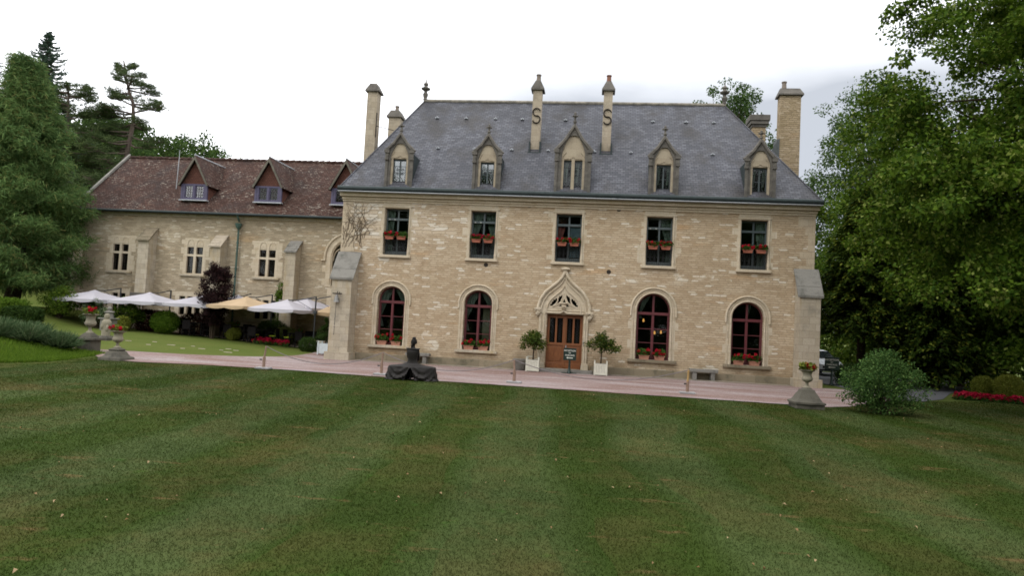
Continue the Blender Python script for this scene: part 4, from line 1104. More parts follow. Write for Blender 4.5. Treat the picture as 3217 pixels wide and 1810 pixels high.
# mullioned cross windows
def cross_window(cx, seed):
    w = bpy.data.objects.new('window', None); COL.objects.link(w); w.parent = wing; w.location = (cx,0,0)
    L = lights(0, 2, .44, .16)
    hs = [rect(x0, x1, 4.24, 5.30) for x0, x1 in L]+[rect(x0, x1, 5.43, 5.88) for x0, x1 in L]
    mb = MB(); mb.plate(rect(-.70, .70, 4.18, 6.44), hs, YW-.012, YW+.18)
    for x0, x1 in L:
        m = (x0+x1)/2
        mb.tube([(m+x, YW-.02, z) for x, z in pointed(.21, 5.95, .40)], .028, 6)
        mb.tube([(m-.2,YW-.015,5.95),(m-.06,YW-.015,6.0),(m,YW-.015,6.1),(m+.06,YW-.015,6.0),(m+.2,YW-.015,5.95)], .018, 5)
    rr = random.Random(seed)
    for s in (-1, 1):
        z = 4.2
        while z < 6.3:
            h = rr.uniform(.2,.34); q = rr.choice((.04,.22,.32)); x0, x1 = sorted((s*.702, s*(.705+q))); mb.box(x0, x1, YW-.008, YW+.1, z, min(z+h,6.44)-.012); z += h
    Q_('stone_frame', mb, 'ashlar', w)
    mb = MB(); mb.bevbox(-.86,.86,YW-.12,YW+.1,4.06,4.178,.015); Q_('sill', mb, 'ashg', w)
    mb, mf = MB(), MB()
    for q in hs:
        x0, x1, z0, z1 = q[0][0], q[1][0], q[0][1], q[2][1]
        mb.box(x0-.01, x1+.01, YW+.145, YW+.15, z0-.01, z1+.01)
        mf.plate(rect(x0+.001, x1-.001, z0+.001, z1-.001), [rect(x0+.035, x1-.035, z0+.035, z1-.035)], YW+.12, YW+.144)
        for k in range(1, 3): mf.tube([(x0+(x1-x0)*k/3, YW+.14, z0), (x0+(x1-x0)*k/3, YW+.14, z1)], .006, 4)
        nz_ = max(2, round((z1-z0)/.17))
        for k in range(1, nz_): mf.tube([(x0, YW+.14, z0+(z1-z0)*k/nz_), (x1, YW+.14, z0+(z1-z0)*k/nz_)], .006, 4)
    Q_('pane', mb, 'glass', w); Q_('leaded_frame', mf, 'brownw', w)
for i, c in enumerate(CW): cross_window(c, i)
def low_window(cx, n, seed):
    w = bpy.data.objects.new('window', None); COL.objects.link(w); w.parent = wing; w.location = (cx,0,0)
    L = lights(0, n, .37, .14); W = n*.25+.18
    hs = [rect(x0, x1, 1.66, 2.80) for x0, x1 in L]
    mb = MB(); mb.plate(rect(-W, W, 1.58, 3.08), hs, YW-.012, YW+.18)
    rr = random.Random(seed)
    for s in (-1, 1):
        z = 1.6
        while z < 2.9: h = rr.uniform(.25,.36); q = rr.choice((.05,.25)); x0, x1 = sorted((s*(W+.002), s*(W+.005+q))); mb.box(x0, x1, YW-.008, YW+.1, z, z+h-.012); z += h
    Q_('stone_frame', mb, 'ashlar', w)
    mb = MB(); mb.bevbox(-W-.1, W+.1, YW-.11, YW+.1, 1.46, 1.578, .015); Q_('sill', mb, 'ashg', w)
    mb, mf = MB(), MB()
    for q in hs:
        x0, x1, z0, z1 = q[0][0], q[1][0], q[0][1], q[2][1]
        mb.box(x0-.01, x1+.01, YW+.145, YW+.15, z0-.01, z1+.01); mf.plate(rect(x0+.001, x1-.001, z0+.001, z1-.001), [rect(x0+.035, x1-.035, z0+.035, (z0+z1)/2-.015), rect(x0+.035, x1-.035, (z0+z1)/2+.015, z1-.035)], YW+.12, YW+.144)
    Q_('pane', mb, 'glass', w); Q_('frame', mf, 'brownw', w)
for i, (c, n) in enumerate(LW): low_window(c, n, i+9)
w = bpy.data.objects.new('window', None); COL.objects.link(w); w.parent = wing
mb = MB(); mb.plate(rect(-14.78, -13.94, 1.95, 3.72), [rect(-14.52,-14.20,2.75,3.16), rect(-14.52,-14.20,2.1,2.64)], YW-.012, YW+.18)
mb.tube([(-14.36+x, YW-.02, z) for x, z in arch(.15, 3.22, 3.3, .18, 10)[2:]], .025, 6); Q_('stone_frame', mb, 'ashlar', w)
mb = MB(); mb.box(-14.53,-14.19,YW+.14,YW+.146,2.09,3.17); Q_('pane', mb, 'glass', w)
# blind great arch with tracery, half hidden by the corner of the manor
w = bpy.data.objects.new('great_arch', None); COL.objects.link(w); w.parent = wing; w.location = (AC,0,0)
mb = MB(); mb.plate(arch(1.42, 3.8, 5.6, 1.42, 24), [arch(1.04, 3.82, 5.6, 1.04, 24)], YW-.014, YW+.2)
mb.tube([(x, YW-.03, z) for x, z in archline(1.5, 5.45, 5.6, 1.5, 24)], .08, 8); mb.tube([(x, YW-.02, z) for x, z in archline(1.14, 4.0, 5.6, 1.14, 24)], .05, 8)
for s in (-1, 1): x0, x1 = sorted((s*1.44, s*1.72)); mb.box(x0, x1, YW-.10, YW-.016, 5.38, 5.47); x0, x1 = sorted((s*1.425, s*1.62)); mb.box(x0, x1, YW-.01, YW+.1, 3.9, 4.3); mb.box(x0, x1, YW-.008, YW+.1, 4.7, 5.1)
Q_('surround', mb, 'ashlar', w)
mb = MB()
mb.tube([(0,YW+.12,3.9),(0,YW+.12,6.6)], .05, 6)
for s in (-1, 1): mb.tube([(s*.52+x, YW+.12, z) for x, z in pointed(.5, 5.4, .75)], .04, 6)
mb.tube([(.28*math.cos(2*PI*k/16), YW+.12, 6.25+.28*math.sin(2*PI*k/16)) for k in range(17)], .035, 6); Q_('tracery', mb, 'ashlar', w)
mb = MB(); mb.plate(arch(1.03, 3.85, 5.6, 1.03, 24), [], YW+.15, YW+.156); Q_('pane', mb, 'glass', w)
# stepped buttresses
def wbut(x0, x1, zc, zt, proj, mat, ledge=True):
    b = bpy.data.objects.new('buttress', None); COL.objects.link(b); b.parent = wing
    y = YW-.014
    mb = MB(); mb.box(x0, x1, y-proj, y, 2.62, zc); mb.box(x0-.05, x1+.05, y-proj-.22, y-.001, -.3, 2.617)
    mb.add([(x0,y,zt-.08),(x1,y,zt-.08),(x1,y-proj,zc+.002),(x0,y-proj,zc+.002),(x0,y,zc+.002),(x1,y,zc+.002)], [(0,1,2,3),(0,3,4),(1,5,2),(3,2,5,4),(0,4,5,1)])
    Q_('buttress_stone', mb, 'ashg', b)
    mb = MB(); rr = random.Random(int(x0*10)); n = 4
    for k in range(n):
        xa = x0-.07
        while xa < x1+.05:
            xb = min(xa+rr.uniform(.22,.4), x1+.07)
            p = (k/n, (k+1)/n+.06); o = rr.uniform(0,.03)
            y0, z0, y1, z1 = y-proj*p[0]*1.05, zt-(zt-zc)*p[0], y-proj*p[1]*1.05-.03, zt-(zt-zc)*p[1]
            mb.add([(xa,y0,z0+o),(xb,y0,z0+o),(xb,y1,z1+o+.03),(xa,y1,z1+o+.03),(xa,y0,z0-.06),(xb,y0,z0-.06),(xb,y1,z1-.05),(xa,y1,z1-.05)], [(0,1,2,3),(7,6,5,4),(0,4,5,1),(1,5,6,2),(2,6,7,3),(3,7,4,0)])
            xa = xb+.006
    Q_('capping_slab', mb, mat, b)
    if ledge:
        mb = MB(); mb.bevbox(x0-.10, x1+.10, y-proj-.28, y-proj+.02, 2.62, 2.86, .03); Q_('ledge', mb, 'dark' if mat != 'gstone' else 'gstone', b)
wbut(-26.72, -26.02, 6.15, 6.98, .8, 'plinth')
wbut(-22.02, -21.36, 5.95, 6.68, .75, 'slab')
wbut(-17.22, -16.58, 5.80, 6.5, .75, 'gstone')
wbut(-31.85, -31.0, 5.3, 6.1, .9, 'plinth', False)
# dormers with tile hung gables and violet windows
def wdormer(cx, bright, y0=8.35):
    d = bpy.data.objects.new('dormer', None); COL.objects.link(d); d.parent = wing; d.location = (cx,0,0)
    zb, zh, za, hw, gw = 8.84, 9.90, 11.66, .84, 1.0
    mb = MB(); mb.plate([(-hw,zh+.02),(hw,zh+.02),(0,za-.22)], [], y0, y0+.1)
    for s in (-1, 1): x0, x1 = sorted((s*(hw-.10), s*hw)); mb.box(x0, x1, y0+.02, wy(zh)+.2, zb-.3, zh)
    Q_('tile_gable', mb, 'cheek', d)
    P = [rect(-.62,-.09,zb+.17,zh-.10), rect(.09,.62,zb+.17,zh-.10)]
    mb = MB(); mb.plate(rect(-hw-.01, hw+.01, zb+.06, zh-.001), P, y0-.06, y0+.10)
    mb.box(-.045,.045,y0-.085,y0-.061,zb+.1,zh-.04); mb.bevbox(-hw-.04,-hw+.09,y0-.08,y0-.0605,zb+.07,zh,.005); mb.bevbox(hw-.09,hw+.04,y0-.08,y0-.0605,zb+.07,zh,.005)
    for q in P:
        mb.plate(rect(q[0][0],q[1][0],q[0][1],q[2][1]), [rect(q[0][0]+.04,q[1][0]-.04,q[0][1]+.04,q[2][1]-.04)], y0-.02, y0+.03)
    Q_('violet_frame', mb, 'purple', d)
    mb = MB()
    for q in P:
        for k in range(1,3): x = q[0][0]+.04+(q[1][0]-q[0][0]-.08)*k/3; mb.box(x-.009,x+.009,y0-.005,y0+.012,q[0][1],q[2][1])
        for k in range(1,4): z = q[0][1]+.04+(q[2][1]-q[0][1]-.08)*k/4; mb.box(q[0][0],q[1][0],y0-.003,y0+.010,z-.009,z+.009)
    Q_('glazing_bars', mb, 'brownw', d)
    mb = MB()
    for q in P: mb.box(q[0][0],q[1][0],y0+.013,y0+.018,q[0][1],q[2][1])
    Q_('pane', mb, 'glassb' if bright else 'glass', d)
    mb = MB(); mb.box(-hw+.1, hw-.1, y0+.35, y0+.37, zb, zh); Q_('blind', mb, 'blind' if bright else 'room', d)  # bright dormer: added pale sheet imitating sky reflected in the panes
    mb = MB(); mb.bevbox(-hw-.10,hw+.10,y0-.16,y0+.1,zb-.02,zb+.055,.012); Q_('zinc_sill', mb, 'zinc', d)
    mb = MB(); ov = y0-.28
    for s in (-1, 1):
        p = [(s*gw,zh-.12),(s*(gw-.11),zh-.14),(0,za-.24),(0,za+.02)]
        mb.plate(p if s > 0 else p[::-1], [], ov, ov+.05)
    Q_('bargeboard', mb, 'barge', d)
    mb = MB(); yb, ye = wy(za)+.1, wy(zh-.1)+.1
    for s in (-1, 1):
        mb.add([(s*(gw+.03),ov+.02,zh-.10),(0,ov+.02,za+.04),(0,yb,za+.04),(s*(gw+.03),ye,zh-.10),(s*(gw+.03),ov+.02,zh-.15),(0,ov+.02,za-.02),(0,yb,za-.02),(s*(gw+.03),ye,zh-.15)],
               [(0,1,2,3),(7,6,5,4),(0,4,5,1),(0,3,7,4),(2,6,7,3)])
    Q_('dormer_roof', mb, 'tile', d)
    mb = MB(); mb.tube([(0,ov,za+.05),(0,yb,za+.05)], .05, 6); Q_('ridge_flashing', mb, 'zinc', d)
for c, b in ((-24.0, True), (-19.1, False), (-14.15, False)): wdormer(c, b)
# ------------------------------------------------------------------ flowering plants in boxes and urns
def flower_blobs(rg, heads, r, per, L):
    C = np.array(heads, float); n = len(C)*per
    d, b = in_ball(rg, n, .6)
    P = np.repeat(C, per, 0)+b*r
    return leaf_quads(P-d*.02, d+rg.normal(size=(n,3))*.5, d+rg.normal(size=(n,3))*.5, L*(.7+.6*rg.random(n)), .55, .2)
def geranium(parent, seed, w, dep, h, nf, flo='rflo', gl='ger', fr=.05):
    rg = np.random.default_rng(seed)
    C = np.stack([(rg.random(26)-.5)*w, (rg.random(26)-.5)*dep, rg.random(26)**1.2*h*.75+.02],1)
    V = clump_leaves(rg, C, np.full(26,.075), 16, .075, .5, .2, .1, .7)
    link('foliage', quads_mesh('foliage', V, rg.random(len(V)//4), X[gl]), parent)
    H = [((rg.random()-.5)*w*1.15, -rg.random()*dep*.8, h*(.30+.75*rg.random())) for _ in range(nf)]
    V = flower_blobs(rg, H, fr, 30, .05)
    link('flowers', quads_mesh('flowers', V, rg.random(len(V)//4), X[flo]), parent)
def box_mesh(w, d, h, lip=.02):
    mb = MB(); a, b = w/2, d/2; q = .88
    mb.add([(-a*q,-b*q,0),(a*q,-b*q,0),(a*q,b*q,0),(-a*q,b*q,0),(-a,-b,h-.03),(a,-b,h-.03),(a,b,h-.03),(-a,b,h-.03)], [(3,2,1,0),(0,1,5,4),(1,2,6,5),(2,3,7,6),(3,0,4,7)])
    mb.box(-a-lip, a+lip, -b-lip, b+lip, h-.03+.001, h)
    return mb
where = ['leftmost', 'second', 'middle', 'fourth', 'rightmost']
for i, cx in enumerate(UW):
    for k, dx in enumerate((-.29, .29)):
        side = 'left' if k == 0 else 'right'
        zb = 5.90
        t = thing('flower_box', f'{side} hand red geranium box on the railing of the {where[i]} upstairs manor window', 'flower box', (cx+dx, -.085, zb), 0, 'geranium boxes on the upstairs railings')
        box_mesh(.42, .16, .16).build('planter_box', X['terra'], t)
        g_ = bpy.data.objects.new('geranium', None); COL.objects.link(g_); g_.parent = t; g_.location = (0,0,.16)
        geranium(g_, i*2+k, .46, .16, .20, 8 if not (i == 0 and k == 1) else 5, 'pflo' if i in (1,) else 'rflo')
wname = {0:'far left', 1:'second from left', 3:'right of door', 4:'far right'}
for i, a in enumerate(AW):
    if not a: continue
    for k, dx in enumerate((-.36, .34)):
        side = 'left' if k == 0 else 'right'
        t = thing('flower_box', f'{side} hand pale terracotta geranium box on the sill of the {wname[i]} arched window', 'flower box', (a[0]+dx, .03, .80), 0, 'geranium boxes on the arched window sills')
        box_mesh(.46, .2, .20).build('planter_box', X['terrap'], t)
        g_ = bpy.data.objects.new('geranium', None); COL.objects.link(g_); g_.parent = t; g_.location = (0,0,.2)
        geranium(g_, 40+i*2+k, .5, .18, .30, 7, 'rflo', 'ger', .055)

# ------------------------------------------------------------------ urns
URN = [(.10,0),(.14,.02),(.13,.06),(.07,.10),(.055,.20),(.07,.27),(.15,.31),(.205,.37),(.22,.44),(.20,.50),(.165,.58),(.17,.68),(.20,.76),(.29,.80),(.31,.825),(.27,.84)]
def urn(name, label, loc, ped, s=1.0, seed=0, sz=.8, nf=6, gl='gery'):
    t = thing(name, label, 'urn', loc, 0, 'stone urns of red geraniums along the drive')
    pz = ped(t)
    mb = MB(); mb.lathe([(r*s, z*sz+pz) for r, z in URN], 24); mb.build('bowl', X['urn'], t, True)
    mb = MB(); mb.lathe([(.25*s, 0),(.25*s,.015)], 16, (0,0,pz+.835*sz)); mb.build('soil', X['soil'], t)
    g_ = bpy.data.objects.new('geranium', None); COL.objects.link(g_); g_.parent = t; g_.location = (0,0,pz+.84*sz)
    geranium(g_, seed, .44*s, .40*s, .20*sz+.06, nf, 'rflo', gl, .05)
    return t
def ped_bell(t):
    mb = MB(); mb.lathe([(.47,-.1),(.47,.04),(.44,.08),(.36,.11),(.30,.18),(.26,.27),(.20,.31),(.22,.33),(.22,.37),(.17,.39),(.11,.42)], 32, (0,0,0), 1, 1, .7)
    mb.build('pedestal', X['urnd'], t, True); return .41
def ped_block(t):
    mb = MB(); mb.bevbox(-.42,.42,-.42,.42,-.15,.15,.03); mb.lathe([(.48,.145),(.48,.20),(.40,.23),(.345,.30),(.28,.42),(.22,.50),(.20,.56),(.15,.58),(.11,.62)], 32, (0,0,0), 1, 1, .75)
    mb.build('pedestal', X['urnd'], t, True); return .61
def ped_pier(t):
    mb = MB(); mb.bevbox(-.30,.30,-.30,.30,-.3,.42,.02); mb.bevbox(-.40,.40,-.40,.40,.423,.53,.03); mb.lathe([(.26,.533),(.24,.60),(.16,.68),(.13,.72)], 16, (0,0,0), 1, 1, .8)
    mb.build('pedestal', X['urnd'], t, True); return .70
urn('stone_urn', 'grey stone urn of red geraniums on a blackened bell shaped pedestal, left lawn edge', (-16.25,-8.5,tz(-16.25,-8.5)+.03), ped_bell, .88, 71, .76)
urn('stone_urn', 'grey stone urn of red geraniums on a square pier beside the lavender bank', (-18.75,-6.75,tz(-18.75,-6.75)+.05), ped_pier, .98, 72, .92, 7)
urn('stone_urn', 'greenish stone urn of red geraniums on a stepped block pedestal at the right lawn corner', (7.87,-10.25,0), ped_block, .76, 73, .66, 4)
# weathered garden figure on the side lawn
t = thing('stone_figure', 'small eroded stone figure standing on a flared base on the side lawn', 'garden statue', (-21.2,-2.5,tz(-21.2,-2.5)))
mb = MB(); mb.lathe([(.34,-.1),(.32,.10),(.22,.20)], 8, (0,0,0), 1, 1, .7); mb.build('base', X['urnd'], t)
mb = MB(); mb.lathe([(.20,.20),(.21,.45),(.19,.62),(.23,.74),(.22,.86),(.15,.94),(.10,.97),(.13,1.03),(.14,1.12),(.10,1.20),(.03,1.23)], 14, (0,0,0), 1, .75); mb.ball((-.12,-.10,.62), (.09,.08,.16)); mb.ball((.12,-.1,.55), (.08,.08,.18)); mb.build('figure', X['urn'], t, True)
t = thing('stone_wellhead', 'grey stone garden ornament with a ball top under the left parasols', 'garden ornament', (-25.3,3.2,tz(-25.3,3.2)))
mb = MB(); mb.bevbox(-.30,.30,-.30,.30,-.1,.62,.03); mb.bevbox(-.38,.38,-.38,.38,.623,.70,.02); mb.build('base', X['gstone'], t)
mb = MB(); mb.lathe([(.24,.703),(.20,.95),(.26,1.0),(.26,1.04),(.08,1.1),(.12,1.2),(.10,1.28),(.02,1.34)], 12); mb.build('finial', X['gstone'], t, True)

# ------------------------------------------------------------------ bronze seated woman, seen from behind
st = thing('bronze_statue', 'dark bronze statue of a seated woman from behind, her skirt spread over a bench', 'statue', (-4.85,-9.12,0), R(2))
def ringloft(mb, rings, n=40):
    """rings: (cx, cy, z, rx, ry)"""
    o = len(mb.v)
    for cx, cy, z, rx, ry in rings:
        for k in range(n): w = 2*PI*k/n; mb.v.append((cx+rx*math.cos(w), cy+ry*math.sin(w), z))
    for i in range(len(rings)-1):
        for k in range(n): k2 = (k+1) % n; mb.f.append((o+i*n+k, o+i*n+k2, o+(i+1)*n+k2, o+(i+1)*n+k))
    mb.f.append(tuple(o+k for k in range(n-1,-1,-1))); mb.f.append(tuple(o+(len(rings)-1)*n+k for k in range(n)))
mb = MB()
ringloft(mb, [(0,.03,.50,.30,.17),(0,.03,.56,.235,.15),(0,.02,.64,.175,.125),(0,.0,.74,.155,.11),(0,-.01,.84,.175,.118),(0,-.015,.95,.205,.125),(0,-.01,1.02,.215,.12),(0,0,1.065,.205,.11),(0,.01,1.09,.15,.085),(0,.015,1.115,.07,.06),(0.0,.02,1.16,.052,.055),(0.005,.025,1.215,.052,.056),(.008,.035,1.24,.062,.075),(.01,.04,1.27,.082,.095),(.012,.045,1.31,.092,.105),(.013,.045,1.36,.092,.105),(.013,.04,1.40,.078,.09),(.013,.04,1.43,.045,.055),(.013,.04,1.44,.01,.01)])
for s in (-1, 1):                                           # arms: down from the shoulder, forearms to the lap
    mb.tube([(s*.165,.01,1.02),(s*.185,.04,.92),(s*.18,.10,.80),(s*.16,.18,.70),(s*.11,.27,.62)], [.05,.048,.042,.038,.03], 10)
    for f in range(4): mb.tube([(s*(.11-.015*f),.275+.006*f,.62-.008*f),(s*(.07-.012*f),.31,.605-.01*f),(s*(.045-.01*f),.325,.585-.01*f)], [.011,.010,.008], 6)
    mb.tube([(s*.115,.27,.635),(s*.09,.30,.645)], [.011,.008], 6)
    mb.ball((s*.098+.012, .045, 1.30), (.012,.022,.032), 1)
mb.ball((.012,.150,1.31), (.014,.022,.022), 1)              # nose
for s in (-1, 1): mb.ball((.012+s*.035,.136,1.335), (.014,.012,.008), 1)
mb.tube([(-.015,.142,1.268),(.012,.15,1.266),(.04,.142,1.268)], .008, 6)
mb.build('body', X['bronze'], st, True)
mb = MB(); mb.tube([(.222*math.cos(2*PI*k/32), .0+.132*math.sin(2*PI*k/32), 1.075+.008*math.sin(4*PI*k/32)) for k in range(33)], .020, 8); mb.build('collar', X['bronze'], st, True)
mb = MB(); mb.ball((.013,.0,1.44), (.058,.06,.05)); mb.tube([(.013+.05*math.cos(k*.8), .0+.05*math.sin(k*.8), 1.42+.006*k) for k in range(10)], .018, 6)
for k in range(9): w = R(200+k*17); mb.tube([(.013+.094*math.cos(w), .04+.108*math.sin(w), 1.25), (.013+.1*math.cos(w), .04+.112*math.sin(w), 1.33), (.013+.05*math.cos(w), .02+.06*math.sin(w), 1.425)], .015, 5)
mb.tube([(-.03,-.045,1.25),(-.045,-.06,1.18),(-.06,-.075,1.10)], [.035,.03,.012], 8); mb.build('hair', X['bronze'], st, True)
mb = MB(); n = 144; T = []
def rim(w, a, b):
    c, s_ = math.cos(w), math.sin(w); q = (abs(c)**3.2+abs(s_)**3.2)**(-1/3.2); return a*c*q, b*s_*q
rows = [(.24,.155,.585,0),(.34,.175,.545,0),(.52,.21,.515,0),(.70,.245,.495,0),(.80,.27,.475,.15)]
for r in (.0,.08,.2,.35,.5,.65,.8,.92,1.0): rows.append((.815+.10*r, .285+.07*r, .455-.455*r, .25+r))
for ri, (a, b, z, fo) in enumerate(rows):
    for k in range(n+1):
        w = -PI/2+2*PI*(k+.0)/n                              # starts and ends at the parting, in the middle of the back
        x, y = rim(w, a, b)
        q = min(1, max(0, (x*x)**.5/.82)); t_ = max(0, (.455-z)/.455) if z < .46 else 0
        sag = t_-.75*math.sin(PI*min(1, q))                  # swag folds hanging between the parting and the corner
        f = .052*min(fo,1)*math.sin(13*sag+(1 if x > 0 else 0))*(1 if y < .05 else .5)+.018*min(fo,1)*math.sin(w*23)
        L_ = math.hypot(x, y) or 1
        yy = y+f*(y/L_ if abs(y) > .05 else 0); xx = x+f*.5*x/L_
        if y < 0 and t_ > 0:                                  # the parting opens downwards
            sgn = 1 if k <= n/2 else -1
            xx = sgn*max(abs(xx), .02+.17*t_**.9)
        hem = .02*math.sin(w*9)+.015*math.sin(w*5)
        mb.v.append((xx, yy, max(.0, z+(hem*fo if z > .02 else .012+abs(hem)))))
for i in range(len(rows)-1):
    for k in range(n): mb.f.append((i*(n+1)+k, i*(n+1)+k+1, (i+1)*(n+1)+k+1, (i+1)*(n+1)+k))
mb.build('skirt', X['bronze'], st, True, False)
mb = MB(); mb.tube([(-.02,-.10,.47),(-.02,-.09,.3),(-.015,-.10,.14),(-.01,-.10,.06)], [.06,.055,.04,.028], 10); mb.tube([(-.01,-.12,.05),(-.01,-.06,.035),(-.005,.04,.02)], [.03,.032,.02], 8); mb.build('leg', X['bronze'], st, True)

# ------------------------------------------------------------------ rope barrier along the lawn
POSTS = [(-10.5,-8.5,.05), (-6.25,-8.05,.02), (-1.43,-7.92,-.03), (4.6,-7.92,.02)]
plabel = ['slim wooden rope post on a concrete foot at the far left of the drive', 'slim wooden rope post half hidden behind the bronze statue', 'slim wooden rope post on a concrete foot between statue and door', 'yellowish wooden rope post in front of the right stone bench']
tops = []
for i, (x, y, ln) in enumerate(POSTS):
    t = thing('rope_post', plabel[i], 'barrier post', (x, y, tz(x,y)+.02), 0, 'rope barrier posts along the lawn edge')
    m = X['woody'] if i == 3 else X['wood']
    mb = MB(); mb.bevbox(-.26,.26,-.17,.17,0,.065,.015); mb.build('foot', X['conc'], t)
    mb = MB(); mb.tube([(0,0,.06),(0,0,.42)], .055, 8); mb.build('socket', X['wood'], t)
    mb = MB(); mb.tube([(0,0,.40),(ln,0,.82)], .034, 8); mb.build('stick', m, t)
    mb = MB(); mb.tube([(-.05,-.05,.34),(-.10,-.07,.34)], .022, 6); mb.ball((-.11,-.075,.34), .03, 1); mb.build('clamp_screw', X['iron'], t)
    tops.append(Vector((x+ln, y, .82+.02)))
rl = ['grey barrier rope sagging from the far left post towards the statue', 'grey barrier rope sagging right of the statue', 'grey barrier rope sagging in front of the doorway', 'grey barrier rope running from the left pedestal urn', 'grey barrier rope running from the yellowish post towards the right urn']
pairs = [(tops[0],tops[1]),(tops[1],tops[2]),(tops[2],tops[3])]
for i, (a, b) in enumerate(pairs):
    mb = MB(); mb.tube([a.lerp(b, k/24)+Vector((0,0,-.52*4*(k/24)*(1-k/24))) for k in range(25)], .014, 6)
    tag(mb.build('barrier_rope', X['rope'], None, True), rl[i], 'rope', 'barrier ropes')

# ------------------------------------------------------------------ beside the door
def crown_mesh(name, seed, ells, ncl, rcl, per, L, mat, parent, w=.32, inner=.3):
    rg = np.random.default_rng(seed)
    C = crown_clumps(rg, ells, ncl, .3); Rr = rcl*(.7+.6*rg.random(ncl))
    V = clump_leaves(rg, C, Rr, per, L, w, .35)
    return link(name, quads_mesh(name, V, rg.random(len(V)//4), X[mat]), parent)
def potted_tree(label, loc, seed, ells, lean):
    t = thing('potted_tree', label, 'potted tree', loc, 0, 'small round trees in white boxes beside the door')
    mb = MB(); s = .27; h = .55
    for (a, b) in ((-1,-1),(1,-1),(1,1),(-1,1)): mb.bevbox(a*s-.03, a*s+.03, b*s-.03, b*s+.03, 0, h+.05, .006); mb.ball((a*s, b*s, h+.075), .034, 1)
    for k in range(7):
        q = -.215+k*.0717
        mb.box(q-.032, q+.032, -s-.012, -s+.012, .05, h-.03); mb.box(q-.032, q+.032, s-.012, s+.012, .05, h-.03); mb.box(-s-.012, -s+.012, q-.032, q+.032, .05, h-.03); mb.box(s-.012, s+.012, q-.032, q+.032, .05, h-.03)
    for zz in (.05, h-.06): mb.box(-s+.032, s-.032, -s-.02, -s+.02, zz-.03, zz+.03); mb.box(-s+.032, s-.032, s-.02, s+.02, zz-.03, zz+.03); mb.box(-s-.02, -s+.02, -s+.032, s-.032, zz-.03, zz+.03); mb.box(s-.02, s+.02, -s+.032, s-.032, zz-.03, zz+.03)
    mb.box(-s+.012, s-.012, -s+.012, s-.012, .06, .12); mb.build('planter_box', X['white'], t)
    mb = MB(); mb.box(-s+.015, s-.015, -s+.015, s-.015, .12, h-.04); mb.build('soil', X['soil'], t)
    mb = MB(); mb.tube([(0,0,h-.05),(lean*.3,0,h+.25),(lean*.7,0,h+.5),(lean,0,h+.75)], [.035,.03,.027,.02], 8)
    rr = random.Random(seed)
    for k in range(7):
        w = k*2.4; mb.tube([(lean*.7,0,h+.45+.03*k),(lean+.2*math.cos(w),.2*math.sin(w),h+.65+.05*k),(lean+.38*math.cos(w),.38*math.sin(w),h+.78+.06*k)], [.016,.012,.006], 5)
    mb.build('trunk', X['bark'], t)
    crown_mesh('crown', seed, ells, 95, .15, 26, .085, 'citrus', t, .30)
potted_tree('dense round topped little tree in a white slatted box left of the door', (-1.36,-.92,.03), 21, [(0,0,1.42,.58,.5,.36),(-.1,0,1.55,.4,.4,.28),(.35,-.05,1.12,.2,.2,.2),(-.42,0,1.18,.2,.2,.15)], .02)
potted_tree('looser spreading little tree in a white slatted box right of the door', (1.70,-.95,.03), 22, [(0,0,1.38,.52,.5,.34),(-.05,0,1.68,.28,.3,.24),(.52,0,1.20,.34,.25,.13),(-.5,0,1.38,.2,.2,.22),(.25,0,1.5,.3,.3,.2)], .03)
mb = MB(); mb.lathe([(.20,0),(.22,.06),(.24,.10),(.30,.40),(.33,.43),(.34,.50),(.28,.50)], 18, (0,0,0), 1, 1, .6); o = mb.build('stone_pot', X['gstone'], None, True); o.location = (-1.98,-.55,.03)
tag(o, 'dark grey stone flower pot against the wall behind the left white box', 'pot')
def bench(label, x0, x1, y):
    t = thing('stone_bench', label, 'bench', ((x0+x1)/2, y, .03), 0, 'stone benches against the manor front')
    w = (x1-x0)/2
    mb = MB(); mb.bevbox(-w, w, -.22, .22, .36, .50, .025); mb.build('seat', X['gstone'], t)
    for s in (-1, 1): mb = MB(); mb.bevbox(s*(w-.22)-.09, s*(w-.22)+.09, -.18, .18, 0, .357, .02); mb.build('leg', X['gstone'], t)
bench('grey stone bench against the wall just right of the bronze statue', -7.42, -6.28, -.36)
bench('grey stone bench against the wall between the two right arched windows', 5.68, 6.92, -.36)

